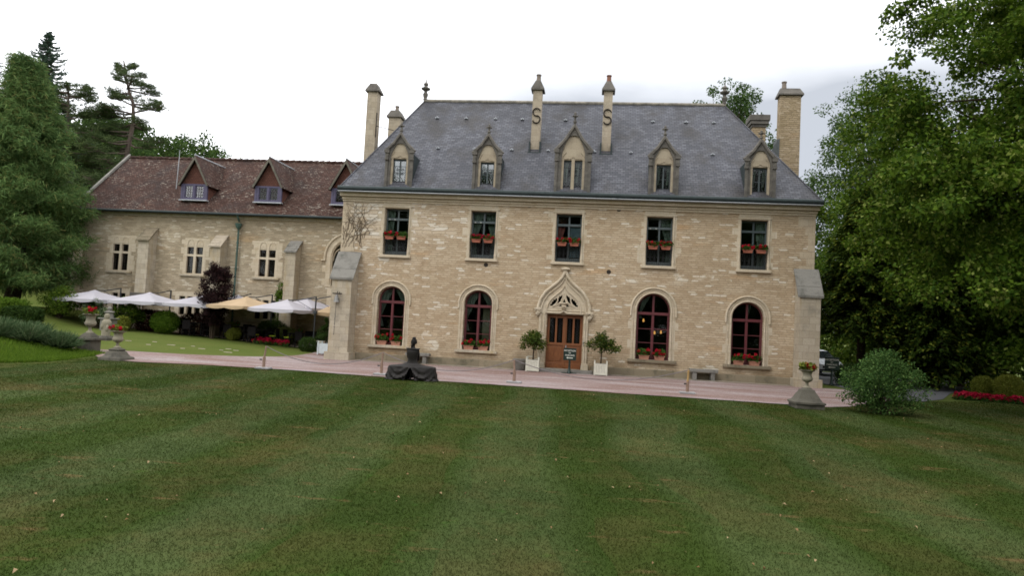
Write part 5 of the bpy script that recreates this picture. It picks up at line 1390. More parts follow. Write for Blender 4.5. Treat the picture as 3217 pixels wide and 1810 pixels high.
def text_obj(body, size, x, z, y, mat, parent):
    c = bpy.data.curves.new('lettering', 'FONT'); c.body = body; c.size = size; c.align_x = 'CENTER'; c.align_y = 'CENTER'; c.extrude = .004; c.resolution_u = 3
    tmp = bpy.data.objects.new('lettering', c); COL.objects.link(tmp)
    bpy.context.view_layer.update()
    me = bpy.data.meshes.new_from_object(tmp.evaluated_get(bpy.context.evaluated_depsgraph_get()))
    bpy.data.objects.remove(tmp); me.materials.clear(); me.materials.append(mat)
    o = link('lettering', me, parent); o.location = (x, y, z); o.rotation_euler = (R(90),0,0); return o
def sign(label, loc, rz, w, h, zc):
    t = thing('direction_sign', label, 'sign', loc, rz, 'dark green reception signs')
    mb = MB(); mb.bevbox(-w/2, w/2, -.02, .02, zc-h/2, zc+h/2, .008); b = mb.build('board', X['sgn'], t)
    mb = MB(); mb.plate(rect(-w/2+.015, w/2-.015, zc-h/2+.015, zc+h/2-.015), [rect(-w/2+.025, w/2-.025, zc-h/2+.025, zc+h/2-.025)], -.024, -.0205); mb.build('border', X['sgn'], b)
    text_obj('RECEPTION', h*.185, 0, zc+h*.28, -.026, X['let'], b); text_obj('ET', h*.165, 0, zc+h*.09, -.026, X['let'], b); text_obj('PARKING', h*.185, 0, zc-h*.10, -.026, X['let'], b)
    mb = MB(); z = zc-h*.30; mb.plate([(-w*.27,z),(-w*.13,z+.04),(-w*.13,z+.015),(w*.24,z+.015),(w*.24,z-.015),(-w*.13,z-.015),(-w*.13,z-.04)], [], -.027, -.021); mb.build('arrow', X['let'], b)
    mb = MB(); mb.tube([(0,.01,.05),(0,.01,zc-h/2)], .045, 10); mb.lathe([(.11,.03),(.07,.12),(.06,.2),(.045,.26)], 10, (0,.01,0)); mb.build('post', X['sgn'], t, True)
    mb = MB(); mb.box(-.34,.34,-.045,.045,0,.035); mb.box(-.05,.05,-.26,-.046,0,.034); mb.box(-.05,.05,.046,.26,0,.034); mb.build('foot', X['sgn'], t)
    return t
sign('dark green RECEPTION ET PARKING sign on a post in front of the wooden door', (.30,-.98,.03), 0, .58, .55, .86)
sign('dark green reception sign on a post in front of the white car', (12.55,1.9,.02), R(-12), .62, .60, 1.02)

# bell with its bracket and chain on the left buttress
t = thing('wall_bell', 'small bell hung from an iron bracket with a long chain on the left buttress', 'bell', (-10.72,-1.06,3.10))
mb = MB(); mb.bevbox(-.22,.22,-.05,.05,.0,.05,.01); mb.tube([(.05,.05,.03),(.05,.17,.10)], .02, 6); mb.tube([(0,0,.05),(.02,0,.13)], .015, 5); mb.build('bracket', X['rust'], t)
mb = MB(); mb.lathe([(.15,-.38),(.135,-.33),(.10,-.22),(.085,-.12),(.04,-.05),(.02,0)], 16, (-.02,0,0)); mb.build('bell', X['pewter'], t, True)
mb = MB(); mb.tube([(-.02,0,-.3),(-.03,-.01,-1.0),(-.05,0,-1.9)], .010, 5)
for z in (-.42,-1.15,-1.4,-1.55,-1.9): mb.ball((-.02+.016*z,-.005,z), .025, 1)
mb.build('chain', X['iron'], t)

# ------------------------------------------------------------------ terrace furniture
def canopy(s, zr, za, val):
    """square canvas roof with four hips, scalloped valance"""
    mb = MB(); n = 12
    per = []
    for (a, b) in (((-s,-s),(s,-s)),((s,-s),(s,s)),((s,s),(-s,s)),((-s,s),(-s,-s))):
        for k in range(n): per.append((a[0]+(b[0]-a[0])*k/n, a[1]+(b[1]-a[1])*k/n, k))
    N = len(per); rows = 6
    for j in range(rows+1):
        q = 1-.90*j/rows
        for x, y, k in per:
            sag = .05*math.sin(PI*k/n)*q*math.sin(PI*j/rows+.4)
            mb.v.append((x*q, y*q, zr+(za-zr)*j/rows-sag))
    for j in range(rows):
        for k in range(N): k2 = (k+1) % N; mb.f.append((j*N+k, j*N+k2, (j+1)*N+k2, (j+1)*N+k))
    o = len(mb.v); mb.v.append((0,0,za+.03)); mb.f += [(rows*N+k, rows*N+(k+1) % N, o) for k in range(N)]
    vm = MB()
    for k, (x, y, i) in enumerate(per): vm.v.append((x, y, zr-.003)); 
    for k, (x, y, i) in enumerate(per): vm.v.append((x*1.005, y*1.005, zr-val*(1+.55*abs(math.sin(PI*(i % 6)/6)))+.05*0))
    vm.f = [(k, (k+1) % N, N+(k+1) % N, N+k) for k in range(N)]
    cm = MB(); cm.add([(-.22,-.22,za-.02),(.22,-.22,za-.02),(.22,.22,za-.02),(-.22,.22,za-.02),(0,0,za+.10)], [(0,1,4),(1,2,4),(2,3,4),(3,0,4)])
    return mb, vm, cm
def parasol(label, loc, rz, mat):
    t = thing('parasol', label, 'parasol', loc, rz, 'canvas parasols over the terrace')
    a, v, c = canopy(1.5, 1.92, 2.40, .13)
    o = a.build('canopy', X[mat], t, True); v.build('valance', X[mat], o); c.build('vent_cap', X[mat], o)
    mb = MB()
    for sx in (-1, 1):
        for sy in (-1, 1): mb.tube([(0,0,2.34),(sx*1.46,sy*1.46,1.90)], .014, 5)
    for (x, y) in ((1,0),(-1,0),(0,1),(0,-1)): mb.tube([(0,0,2.34),(x*1.46,y*1.46,1.90)], .012, 5)
    mb.build('ribs', X['alu'], t)
    mb = MB(); mb.tube([(1.85,0,.06),(1.85,0,2.72)], .042, 8); mb.bevbox(1.75,1.95,-.08,.08,1.75,1.95,.02); mb.build('mast', X['alu'], t)
    mb = MB(); mb.tube([(1.85,0,2.70),(.62,0,2.47)], .03, 8); mb.tube([(.64,0,2.46),(1.80,0,1.92)], .014, 6); mb.tube([(.62,0,2.48),(0,0,2.46),(0,0,2.38)], .025, 6); mb.build('arm', X['alu'], t)
    mb = MB(); mb.bevbox(1.35,2.35,-.5,.5,.0,.07,.02); mb.build('foot', X['conc'], t)
    return t
def tl(x, y, d=.05): return (x, y, tz(x,y)+d)
def at(x, y, z=None): p = tl(x, y); return (p[0], p[1], z-.0 if z is not None else p[2])
pars = [('white parasol at the far left end of the terrace', -27.95, 5.4, R(80), 'canw', .12), ('white parasol second from the left, between two buttresses', -24.55, 5.5, R(86), 'canw', .14),
        ('white parasol half hidden by the left of the purple plum tree', -21.5, 5.8, R(95), 'canw', .14), ('beige parasol standing right of the purple plum tree', -18.35, 5.1, R(68), 'canb', .16),
        ('white parasol peeping out behind the beige one', -19.6, 7.0-.55, R(90), 'canw', .25), ('large white parasol right of the beige one with its mast in view', -15.7, 4.6, R(-12), 'canw', .10),
        ('white parasol behind the large white one', -15.3, 6.9-.55, R(-14), 'canw', .26), ('beige parasol half hidden by the corner buttress of the manor', -13.4, 7.4-1.1, R(30), 'canb', .05),
        ]
for lab, x, y, rz, m, dz in pars:
    t = parasol(lab, at(x, y, .25+dz), rz, m)
def make_chair(label, loc, rz, lime):
    t = thing('garden_chair', label, 'chair', loc, rz, 'dark wicker terrace chairs')
    mb = MB(); mb.bevbox(-.25,.25,-.24,.24,.36,.42,.02); mb.build('seat', X['wick'], t)
    mb = MB(); mb.bevbox(-.25,.25,.20,.25,.42,.88,.02); mb.build('backrest', X['wick'], t)
    mb = MB()
    for s in (-1, 1): mb.bevbox(s*.27-.03, s*.27+.03, -.22, .22, .62, .66, .01); mb.box(s*.27-.02, s*.27+.02, -.20, -.16, .421, .62)
    mb.build('armrests', X['wick'], t)
    for a in (-1, 1):
        for b in (-1, 1): mb = MB(); mb.box(a*.23-.022, a*.23+.022, b*.21-.022, b*.21+.022, 0, .36); mb.build('leg', X['wick'], t)
    if lime: mb = MB(); mb.bevbox(-.22,.22,-.21,.19,.421,.475,.02); mb.build('cushion', X['lime'], t)
    return t
def make_table(label, loc, rz=0):
    t = thing('garden_table', label, 'table', loc, rz, 'dark terrace tables')
    mb = MB(); mb.bevbox(-.55,.55,-.45,.45,.70,.74,.01); mb.build('tabletop', X['wick'], t)
    for a in (-1, 1):
        for b in (-1, 1): mb = MB(); mb.box(a*.48-.03, a*.48+.03, b*.38-.03, b*.38+.03, 0, .70); mb.build('leg', X['wick'], t)
    return t
TB = [(-27.4,5.6,'under the far left parasol','far left table'),(-21.75,6.0,'behind the clipped green ball and left of the plum tree','table left of the plum tree'),(-19.45,6.35,'just right of the plum tree','table right of the plum tree'),(-17.55,5.55,'beside the red flower bed under the beige parasol','table under the beige parasol'),(-15.2,5.55,'with a red flower under the large white parasol','table under the white parasol'),(-13.95,6.9,'at the back right of the terrace','back right terrace table')]
first = {}
for j, (x, y, w, sw) in enumerate(TB):
    lab = 'dark terrace table '+w
    if 'T' not in first: first['T'] = make_table(lab, tl(x,y)); tt = first['T']
    else: dup(first['T'], tl(x,y), 0, lab)
    for k, (dx, dy, rz, nm) in enumerate(((-.75,.05,R(90),'left'),(.78,-.1,R(-85),'right'),(-.1,-.72,R(176),'front'),(.15,.7,R(5),'back'))):
        lime = j in (3,4) and k in (0,1,2) and not (j == 3 and k == 0)
        cl = f'dark wicker chair {"with lime cushion " if lime else ""}on {nm} side of the {sw}'
        if nm == 'front' and j == 4: dx, rz = .35, R(160)
        key = 'L' if lime else 'C'
        if key not in first: first[key] = make_chair(cl, tl(x+dx,y+dy), rz, lime)
        else: dup(first[key], tl(x+dx,y+dy), rz, cl)
# small red posy on two tables
for x, y, w in ((-15.2,5.5,'the table under the white parasol'),(-19.4,6.3,'the table right of the plum tree')):
    t = thing('table_posy', f'tiny pot of red flowers standing on {w}', 'flower pot', tl(x,y,.05+.74))
    mb = MB(); mb.lathe([(.05,0),(.065,.1),(.06,.1)], 10); mb.build('pot', X['rubber'], t)
    geranium(t, 90, .12, .12, .14, 4, 'rflo', 'ger', .04); 
    for ch in t.children:
        if ch.name.split('.')[0] in ('foliage','flowers'): ch.location.z = .1
# white box and pot at the corner, with topiary
t = thing('potted_topiary', 'spiral clipped topiary in a blue white square box at the manor corner', 'potted plant', tl(-12.15,1.55,.03))
mb = MB(); mb.bevbox(-.27,.27,-.27,.27,.06,.56,.015)
for a in (-1,1):
    for b in (-1,1): mb.bevbox(a*.27-.035, a*.27+.035, b*.27-.035, b*.27+.035, 0, .62, .008); mb.ball((a*.27,b*.27,.65), .035, 1)
mb.build('planter_box', X['bwhite'], t)
mb = MB(); mb.tube([(0,0,.56),(0,0,1.7)], [.03,.012], 6); mb.build('trunk', X['bark'], t)
rg = np.random.default_rng(31); C = []
for k in range(60): q = k/59; w = q*2*PI*2.6; r = .22*(1-q)+.03; C.append((r*math.cos(w), r*math.sin(w), .66+1.15*q))
C = np.array(C); V = clump_leaves(rg, C, .17*(1.15-.75*np.linspace(0,1,60)), 70, .045, .4, .5)
link('foliage', quads_mesh('foliage', V, rg.random(len(V)//4), X['box']), t)
t = thing('potted_shrub', 'dark upright shrub in a round white pot behind the spiral topiary', 'potted plant', tl(-13.35,3.9,.05))
mb = MB(); mb.lathe([(.16,0),(.18,.04),(.27,.44),(.30,.46),(.30,.52),(.24,.52)], 18); mb.build('pot', X['white'], t, True)
crown_mesh('foliage', 33, [(0,0,.95,.28,.28,.45)], 40, .12, 40, .05, 'box', t)

# ------------------------------------------------------------------ clipped and loose shrubs
def clipped(name, label, cat, loc, ells, n, L, mat, seed, group=None, jit=.05, core='box'):
    """closely clipped foliage: a dense skin of small leaves over a leafy core"""
    rg = np.random.default_rng(seed); t = thing(name, label, cat, loc, 0, group)
    Ps, Ns = [], []
    wts = np.array([e[3]*e[5] for e in ells]); wts = wts/wts.sum()
    for e, wt in zip(ells, wts):
        m = int(n*wt); d = unit(rg.normal(size=(m,3))); p = e[6] if len(e) > 6 else 2.0
        q = (np.abs(d)**p).sum(1, keepdims=True)**(-1/p)
        r = 1-.35*rg.random((m,1))**2.2+jit*rg.normal(size=(m,1))
        Ps.append(np.array(e[:3])+d*q*r*np.array(e[3:6])); Ns.append(d)
    P, D = np.concatenate(Ps), np.concatenate(Ns); k = P[:,2] > -.05; P, D = P[k], D[k]; m = len(P)
    V = leaf_quads(P, D*.5+rg.normal(size=(m,3))*.6, D+rg.normal(size=(m,3))*.4, L*(.6+.8*rg.random(m)), .36)
    link('foliage', quads_mesh('foliage', V, rg.random(m), X[mat]), t)
    mb = MB()
    for e in ells: mb.tube([(e[0],e[1],-.05),(e[0],e[1],e[2]),(e[0]+e[3]*.3,e[1],e[2]+e[5]*.4)], [.04,.03,.01], 6); mb.tube([(e[0],e[1],e[2]*.5),(e[0]-e[3]*.4,e[1]+e[4]*.2,e[2]+e[5]*.3)], [.025,.008], 5)
    mb.build('stems', X['bark'], t)
    return t
def g0(x, y): return (x, y, tz(x,y))
clipped('clipped_bush', 'large clipped green ball bush at the lawn edge below the white parasols', 'bush', g0(-23.25,5.2), [(0,0,.68,.76,.7,.62)], 9000, .07, 'bright', 50, None, .06)
clipped('copper_hedge', 'copper red hedge left of the large green ball bush', 'hedge', g0(-25.0,6.3), [(0,0,.6,.75,.4,.62,4)], 5500, .07, 'redh', 51, 'copper hedges on the terrace')
clipped('copper_hedge', 'copper red hedge between the green ball bush and the plum tree', 'hedge', g0(-22.35,6.75), [(0,0,.62,.85,.4,.62,4)], 6000, .07, 'redh', 52, 'copper hedges on the terrace')
clipped('clipped_bush', 'wide domed dark green bush under the beige parasol', 'bush', g0(-17.55,7.0), [(0,0,.72,1.0,.6,.62)], 9000, .06, 'box', 53)
clipped('variegated_bush', 'pale variegated bush beside the tables under the large white parasol', 'bush', g0(-16.45,6.4), [(0,0,.55,.62,.45,.42,3)], 5000, .06, 'vari', 54)
clipped('box_ball', 'small clipped box ball by the terrace step left of the beige parasol foot', 'bush', g0(-19.2,5.5), [(0,0,.36,.40,.38,.36)], 4500, .045, 'boxg', 55, 'clipped box balls')
clipped('box_ball', 'small dark clipped box ball at the corner of the side lawn', 'bush', g0(-13.55,2.75), [(0,0,.36,.44,.42,.38,2.6)], 5000, .045, 'box', 56, 'clipped box balls')
clipped('dark_hedge', 'low dark clipped hedge with a rounded end under the far left parasol', 'hedge', g0(-26.9,5.0), [(0,0,.45,.75,.35,.45,3)], 5000, .06, 'box', 57)
clipped('box_ball', 'pale green box bush right of the plum tree trunk', 'bush', g0(-19.75,6.2), [(0,0,.5,.42,.4,.5)], 3500, .055, 'boxg', 58, 'clipped box balls')
for j, (x, y, rx, rz_, lab) in enumerate(((-30.8,2.0,1.5,.55,'clipped garden hedge nearest the pine trunk'),(-33.6,2.6,1.7,.6,'clipped garden hedge at the left edge of the picture'),(-28.6,1.0,1.0,.5,'short clipped garden hedge behind the lavender'))):
    clipped('garden_hedge', lab, 'hedge', g0(x,y), [(0,0,.42,rx,.5,rz_,4)], 8000, .08, 'bright' if j != 2 else 'box', 60+j, 'clipped hedges in front of the pine')
clipped('yellow_flower_bush', 'small yellow green bush beside the stone figure', 'bush', g0(-25.2,4.2), [(0,0,.4,.42,.35,.42)], 2500, .07, 'boxg', 64)
def loose(name, label, cat, loc, ells, ncl, rcl, per, L, mat, seed, trunk=True, group=None, w=.32):
    t = thing(name, label, cat, loc, 0, group); rg = np.random.default_rng(seed)
    C = crown_clumps(rg, ells, ncl, .25); C[:,2] = np.maximum(C[:,2], .08)
    V = clump_leaves(rg, C, rcl*(.7+.6*rg.random(ncl)), per, L, w, .3)
    link('foliage', quads_mesh('foliage', V, rg.random(len(V)//4), X[mat]), t)
    mb = MB()
    for c in C[::max(1, ncl//26)]: mb.tube([(c[0]*.08,c[1]*.08,-.05),(c[0]*.45,c[1]*.45,c[2]*.55),tuple(c)], [.028,.016,.006], 5)
    mb.build('stems', X['bark'], t)
    return t
loose('rose_bush', 'big loose green rose bush at the right end of the lawn', 'bush', g0(9.9,-10.7), [(0,0,1.05,.98,.85,.74),(-.45,0,.75,.66,.7,.6),(.5,-.1,.8,.68,.7,.6),(0,0,.25,.75,.6,.26),(.1,0,1.5,.5,.5,.36)], 230, .23, 62, .062, 'bushl', 65)
loose('garden_shrub', 'dark shrub in front of the left end of the wing', 'bush', g0(-29.3,4.4), [(0,0,.9,1.1,.8,.85)], 70, .3, 60, .10, 'mid', 66, True, 'loose shrubs left of the terrace')
loose('garden_shrub', 'bright green standard shrub on a dark stem below the far left parasol', 'bush', g0(-28.4,5.9), [(0,0,1.25,.6,.6,.55)], 40, .25, 60, .09, 'bright', 67, True, 'loose shrubs left of the terrace')
loose('garden_shrub', 'grey green airy shrub behind the left stone urn', 'bush', g0(-26.6,4.0), [(0,0,.8,.7,.6,.75)], 45, .25, 50, .08, 'lav', 68, True, 'loose shrubs left of the terrace')
loose('garden_shrub', 'deep green broad shrub behind the ball topped ornament', 'bush', g0(-25.4,5.0), [(0,0,1.1,.85,.6,.7)], 50, .25, 60, .10, 'mid', 69, True, 'loose shrubs left of the terrace')
loose('wall_climber', 'bright green climber on the wing wall left of the third buttress', 'climber', g0(-17.55,7.7), [(0,0,2.7,.35,.16,.55),(.1,0,3.2,.2,.12,.4),(0,0,1.6,.2,.15,1.2)], 46, .18, 45, .10, 'bright', 70)
clipped('roadside_hedge', 'low dark hedge beside the sign and the white car', 'hedge', g0(14.3,2.6), [(0,0,.5,1.3,.6,.55,4)], 8000, .06, 'box', 71)
clipped('golden_ball', 'left clipped golden box ball behind the red flower bed', 'bush', g0(18.45,.4), [(0,0,.42,.42,.42,.46,2.1)], 8000, .05, 'boxg', 72, 'clipped golden balls behind the red bed')
clipped('golden_ball', 'large clipped golden box ball in front of the other two behind the red bed', 'bush', g0(19.15,-.25), [(0,0,.48,.57,.57,.53,2.1)], 9500, .05, 'boxg', 73, 'clipped golden balls behind the red bed')
clipped('golden_ball', 'clipped golden box ball cut by the right edge of the picture', 'bush', g0(20.45,.1), [(0,0,.48,.5,.5,.5,2.1)], 7000, .05, 'boxg', 74, 'clipped golden balls behind the red bed')
def flowerbed(label, pts, wdt, h, seed, n, mat):
    t = thing('flower_bed', label, 'flower bed', g0(*pts[0])); rg = np.random.default_rng(seed); C = []
    for _ in range(n):
        k = rg.integers(len(pts)-1); q = rg.random(); a, b = pts[k], pts[k+1]
        x, y = a[0]+(b[0]-a[0])*q+(rg.random()-.5)*wdt, a[1]+(b[1]-a[1])*q+(rg.random()-.5)*wdt
        C.append((x-pts[0][0], y-pts[0][1], tz(x,y)-tz(*pts[0])+h*(.3+.5*rg.random())))
    C = np.array(C)
    V = clump_leaves(rg, C-np.array([0,0,h*.25]), np.full(n,.13), 24, .08, .45, .2, .1)
    link('foliage', quads_mesh('foliage', V, rg.random(len(V)//4), X['ger']), t)
    H = C[rg.random(n) < .75]+np.array([0,0,h*.35])
    V = flower_blobs(rg, H, .085, 22, .075); link('flowers', quads_mesh('flowers', V, rg.random(len(V)//4), X[mat]), t)
flowerbed('narrow bed of crimson flowers at the edge of the terrace', [(-17.6,4.9),(-16.9,4.75),(-16.2,5.0),(-15.5,4.5)], .4, .28, 75, 60, 'pflo')
flowerbed('curved bed of bright red flowers in front of the golden balls', [(15.9,-2.6),(16.7,-2.3),(17.4,-2.8),(18.2,-3.2),(19.6,-3.6)], .4, .22, 76, 170, 'pflo')

# lavender along the top of the bank
rg = np.random.default_rng(80)
def lavender(label, x, y, seed, r, mat='lav'):
    rg = np.random.default_rng(seed); t = thing('lavender_bush', label, 'lavender', g0(x,y), 0, 'lavender bushes along the bank')
    n = 1500; d = unit(rg.normal(size=(n,3))); d[:,2] = np.abs(d[:,2])+.25; d = unit(d)
    P = np.stack([(rg.random(n)-.5)*r*1.1, (rg.random(n)-.5)*r*.9, np.zeros(n)],1)+d*np.array([.12,.12,.05])
    Lh = r*(.75+.55*rg.random(n)); th = rg.normal(size=(n,3)); S = unit(np.cross(d, th))*.011
    E_ = P+d*Lh[:,None]+np.array([.12,-.03,0])*Lh[:,None]
    V = np.stack([P-S, P+S, E_+S*.6, E_-S*.6],1).reshape(-1,3)
    link('stems', quads_mesh('stems', V, rg.random(n), X[mat]), t)
    m = 700; k = rg.integers(n, size=m); P2 = P[k]+d[k]*(Lh[k]*.5*rg.random(m))[:,None]
    V = leaf_quads(P2, d[k]+rg.normal(size=(m,3))*.5, rg.normal(size=(m,3)), .06+.05*rg.random(m), .3)
    link('foliage', quads_mesh('foliage', V, rg.random(m), X['lavf' if seed % 2 else 'lav']), t)
spots = [(-18.9,-8.2,.55),(-19.6,-8.9,.6),(-20.3,-9.5,.62),(-21.0,-8.7,.6),(-20.4,-7.8,.6),(-21.5,-7.6,.6),(-22.2,-8.8,.65),(-22.6,-6.6,.62),(-21.0,-10.3,.6),(-23.6,-7.8,.65),(-19.7,-7.2,.5),(-21.8,-10.0,.6),(-24.3,-6.2,.62)]
lw = ['nearest the pier urn','at the front of the bank beside the first','with faded brown heads in the front row','in the middle of the second row','behind the front row near the urn','far behind the brown heads','at the middle of the bank crest','at the back of the bank towards the figure','lowest, at the left picture edge','highest, behind the bank crest','smallest, by the back of the pier urn','at the left picture edge in the second row','farthest back, below the hedges']
for j, (x, y, r) in enumerate(spots): lavender(f'grey green lavender bush {lw[j]}', x, y, 100+j, r)

# ------------------------------------------------------------------ white car parked behind the manor
car = thing('parked_car', 'white car parked beyond the right corner of the manor', 'car', (15.05,12.6,.03), R(-84))
prof = [(-2.0,.28),(-2.02,.60),(-1.93,.86),(-1.75,1.30),(-1.5,1.44),(-.3,1.50),(.25,1.42),(1.02,.98),(1.75,.84),(2.02,.66),(2.05,.40),(1.98,.27)]
mb = MB(); n = len(prof); rows = [(-.86,.93,.03),(-.80,.99,0),(.80,.99,0),(.86,.93,.03)]
for (y, s, dz) in rows:
    for x, z in prof:
        yy = y*(1-.22*max(0,(z-.9))/.6)
        mb.v.append((x*s, yy, z-(dz if z > .5 else 0)))
for r in range(3):
    for k in range(n): k2 = (k+1) % n; mb.f.append((r*n+k, r*n+k2, (r+1)*n+k2, (r+1)*n+k))
mb.f += [tuple(range(n-1,-1,-1)), tuple(3*n+k for k in range(n))]
mb.build('body', X['carw'], car)
mb = MB()
mb.add([(.98,-.70,1.02),(.98,.70,1.02),(.30,.62,1.40),(.30,-.62,1.40)], [(0,1,2,3)]); mb.v = [(x+.03, y, z+.03) for x, y, z in mb.v]; mb.build('windscreen', X['carg'], car)
for s in (-1, 1):
    mb = MB(); y = s*.80
    mb.add([(-1.55,y,.98),(.75,y,.98),(.18,s*.715,1.34),(-1.35,s*.705,1.36)], [(0,1,2,3)]); mb.v = [(x, yy+s*.035, z) for x, yy, z in mb.v]; mb.build('side_window', X['carg'], car)
    mb = MB(); mb.ball((1.93, s*.62, .66), (.10,.17,.09)); mb.build('headlight', X['lens'], car, True)
    mb = MB(); mb.ball((.70, s*.93, 1.0), (.09,.10,.07)); mb.build('wing_mirror', X['carw'], car, True)
    for x in (-1.25, 1.3):
        w = bpy.data.objects.new('wheel', None); COL.objects.link(w); w.parent = car; w.location = (x, s*.80, .31)
        mb = MB(); mb.tube([(0,-.1,0),(0,.1,0)], .31, 20); mb.build('tyre', X['rubber'], w)
        mb = MB(); mb.tube([(0,-.11,0),(0,.11,0)], .19, 14); mb.build('rim', X['silver'], w)
mb = MB(); mb.box(2.0,2.04,-.40,.40,.46,.58); mb.box(1.98,2.03,-.6,.6,.3,.38); mb.build('grille', X['rubber'], car)
mb = MB(); mb.box(2.042,2.05,-.26,.26,.40,.50); mb.build('number_plate', X['let'], car)
# ------------------------------------------------------------------ trees
def limbs(mb, rg, C, base, th, r0, nl, lean=(0,0), r1=.25):
    """tapered trunk with limbs reaching out to some of the crown clumps"""
    top = np.array([lean[0], lean[1], th])
    pts = [(0,0,-.4),(0,0,0),(lean[0]*.3,lean[1]*.3,th*.4),(lean[0]*.7,lean[1]*.7,th*.75),tuple(top)]
    mb.tube(pts, [r0*1.5, r0*1.15, r0*.85, r0*.65, r0*.4], 10)
    for c in C[rg.choice(len(C), min(nl, len(C)), replace=False)]:
        f = .35+.6*rg.random(); s = np.array([lean[0]*f, lean[1]*f, th*f])
        if c[2] < s[2]: s[2] = max(.5, min(s[2], c[2]*.9))
        m = s+(c-s)*.5+np.array([0,0,.12*np.linalg.norm(c-s)])
        rr = r0*r1*(.6+.5*rg.random())
        mb.tube([tuple(s), tuple(s+(m-s)*.5+rg.normal(size=3)*.12), tuple(m), tuple(m+(c-m)*.6+rg.normal(size=3)*.15), tuple(c)], [rr, rr*.8, rr*.55, rr*.35, rr*.12], 6)
def broad(name, label, cat, loc, ells, ncl, rcl, per, L, mat, seed, th, r0, nl=24, group=None, lean=(0,0), bark='bark', w=.34, inner=.4, zs=.7, bough=None, clear=None):
    t = thing(name, label, cat, loc, 0, group); rg = np.random.default_rng(seed)
    if bough:                                               # clumps gathered on flat drooping boughs with dark gaps between
        nb, rb = bough; B = crown_clumps(rg, ells, nb, .55); mid = np.average(B, 0); ids = rg.integers(nb, size=ncl)
        d, b = in_ball(rg, ncl, .1); b *= (rb*(.6+.7*rg.random(nb)))[ids][:,None]; b[:,2] *= .38
        out = B[ids]-mid; out[:,2] = 0; out = unit(out); b[:,2] -= .30*(b*out).sum(1)
        C = B[ids]+b
    else: C = crown_clumps(rg, ells, ncl, inner)
    C[:,2] = np.maximum(C[:,2], .4)
    if clear is not None: C = C[C[:,0] > clear+.22*np.maximum(0, C[:,2]-8.5)]   # kept trimmed clear of the house
    V = clump_leaves(rg, C, rcl*(.6+.8*rg.random(len(C))), per, L, w, .4, .35, .5, zs)
    link('crown', quads_mesh('crown', V, rg.random(len(V)//4), X[mat]), t)
    mb = MB(); limbs(mb, rg, C, 0, th, r0, nl, lean); mb.build('trunk', X[bark], t, True)
    return t
# the great linden at the right, close to the camera
broad('linden_tree', 'huge dark linden tree filling the right side of the picture', 'tree', (19.2,-7.2,0),
      [(-.9,0,9.0,7.6,6.0,5.6),(.6,0,14.6,5.9,5.5,4.8),(-5.2,-.6,7.0,4.3,4,3.4),(2,-2.5,8.8,6.5,6,5.6),(-4.1,.5,11.7,5.2,4.6,4.2),(-1,-1,5.4,6.5,4,2.2),(6,0,12,6.5,6,6.5),(4,-1,16.5,5,5,4)], 3000, .54, 125, .15, 'linden', 201, 11, .45, 60, bough=(390, 1.75), clear=-9.0)
broad('linden_tree', 'second dark linden behind the golden balls at the right edge', 'tree', (26.5,2.5,0),
      [(0,0,8,7,6,7.2),(-2,-1,4,6,5,3.6),(0,0,13,5,5,4)], 700, .7, 85, .19, 'linden', 202, 10, .4, 40, bough=(90, 1.9))
broad('linden_tree', 'dark tree in the shade left of the second linden', 'tree', (20.8,7.5,0),
      [(0,0,6.0,5.2,4.5,5.6),(0,-1,3,5,4,2.6),(0,0,10,4,4,3)], 600, .65, 85, .19, 'linden', 203, 9, .35, 30, bough=(80, 1.8))
broad('garden_tree', 'mid green tree rising just right of the manor roof corner', 'tree', (17.6,9.0,0),
      [(0,0,6.8,3.4,3.6,4.2),(-1.0,0,8.6,2.6,3,2.6),(1.5,-1,4.5,4,3.5,3),(2.2,0,10,3.2,3,3)], 900, .5, 100, .15, 'mid', 204, 9, .28, 30, bough=(130, 1.3))
broad('airy_ash_tree', 'tall airy pale green tree behind the linden against the sky', 'tree', (21.0,20,0),
      [(0,0,15.0,4.2,4,5.2),(-2.6,0,12.2,3.0,3,3.2),(-.6,0,18.4,3.2,3,2.6),(2,0,16,4,4,5),(-3.3,0,9.0,2.6,2.5,2.6)], 330, .8, 95, .17, 'ash', 205, 15, .3, 70)
broad('roof_top_tree', 'light green treetop showing behind the right end of the manor roof', 'tree', (11.3,25,1),
      [(-.6,0,18.6,2.6,3,2.7),(1.6,0,16.4,2.6,3,3.2),(-2.8,0,17.0,2.2,2.5,1.6),(1.0,0,20.2,1.6,2,1.3)], 150, .62, 75, .19, 'ash', 206, 16, .3, 60)
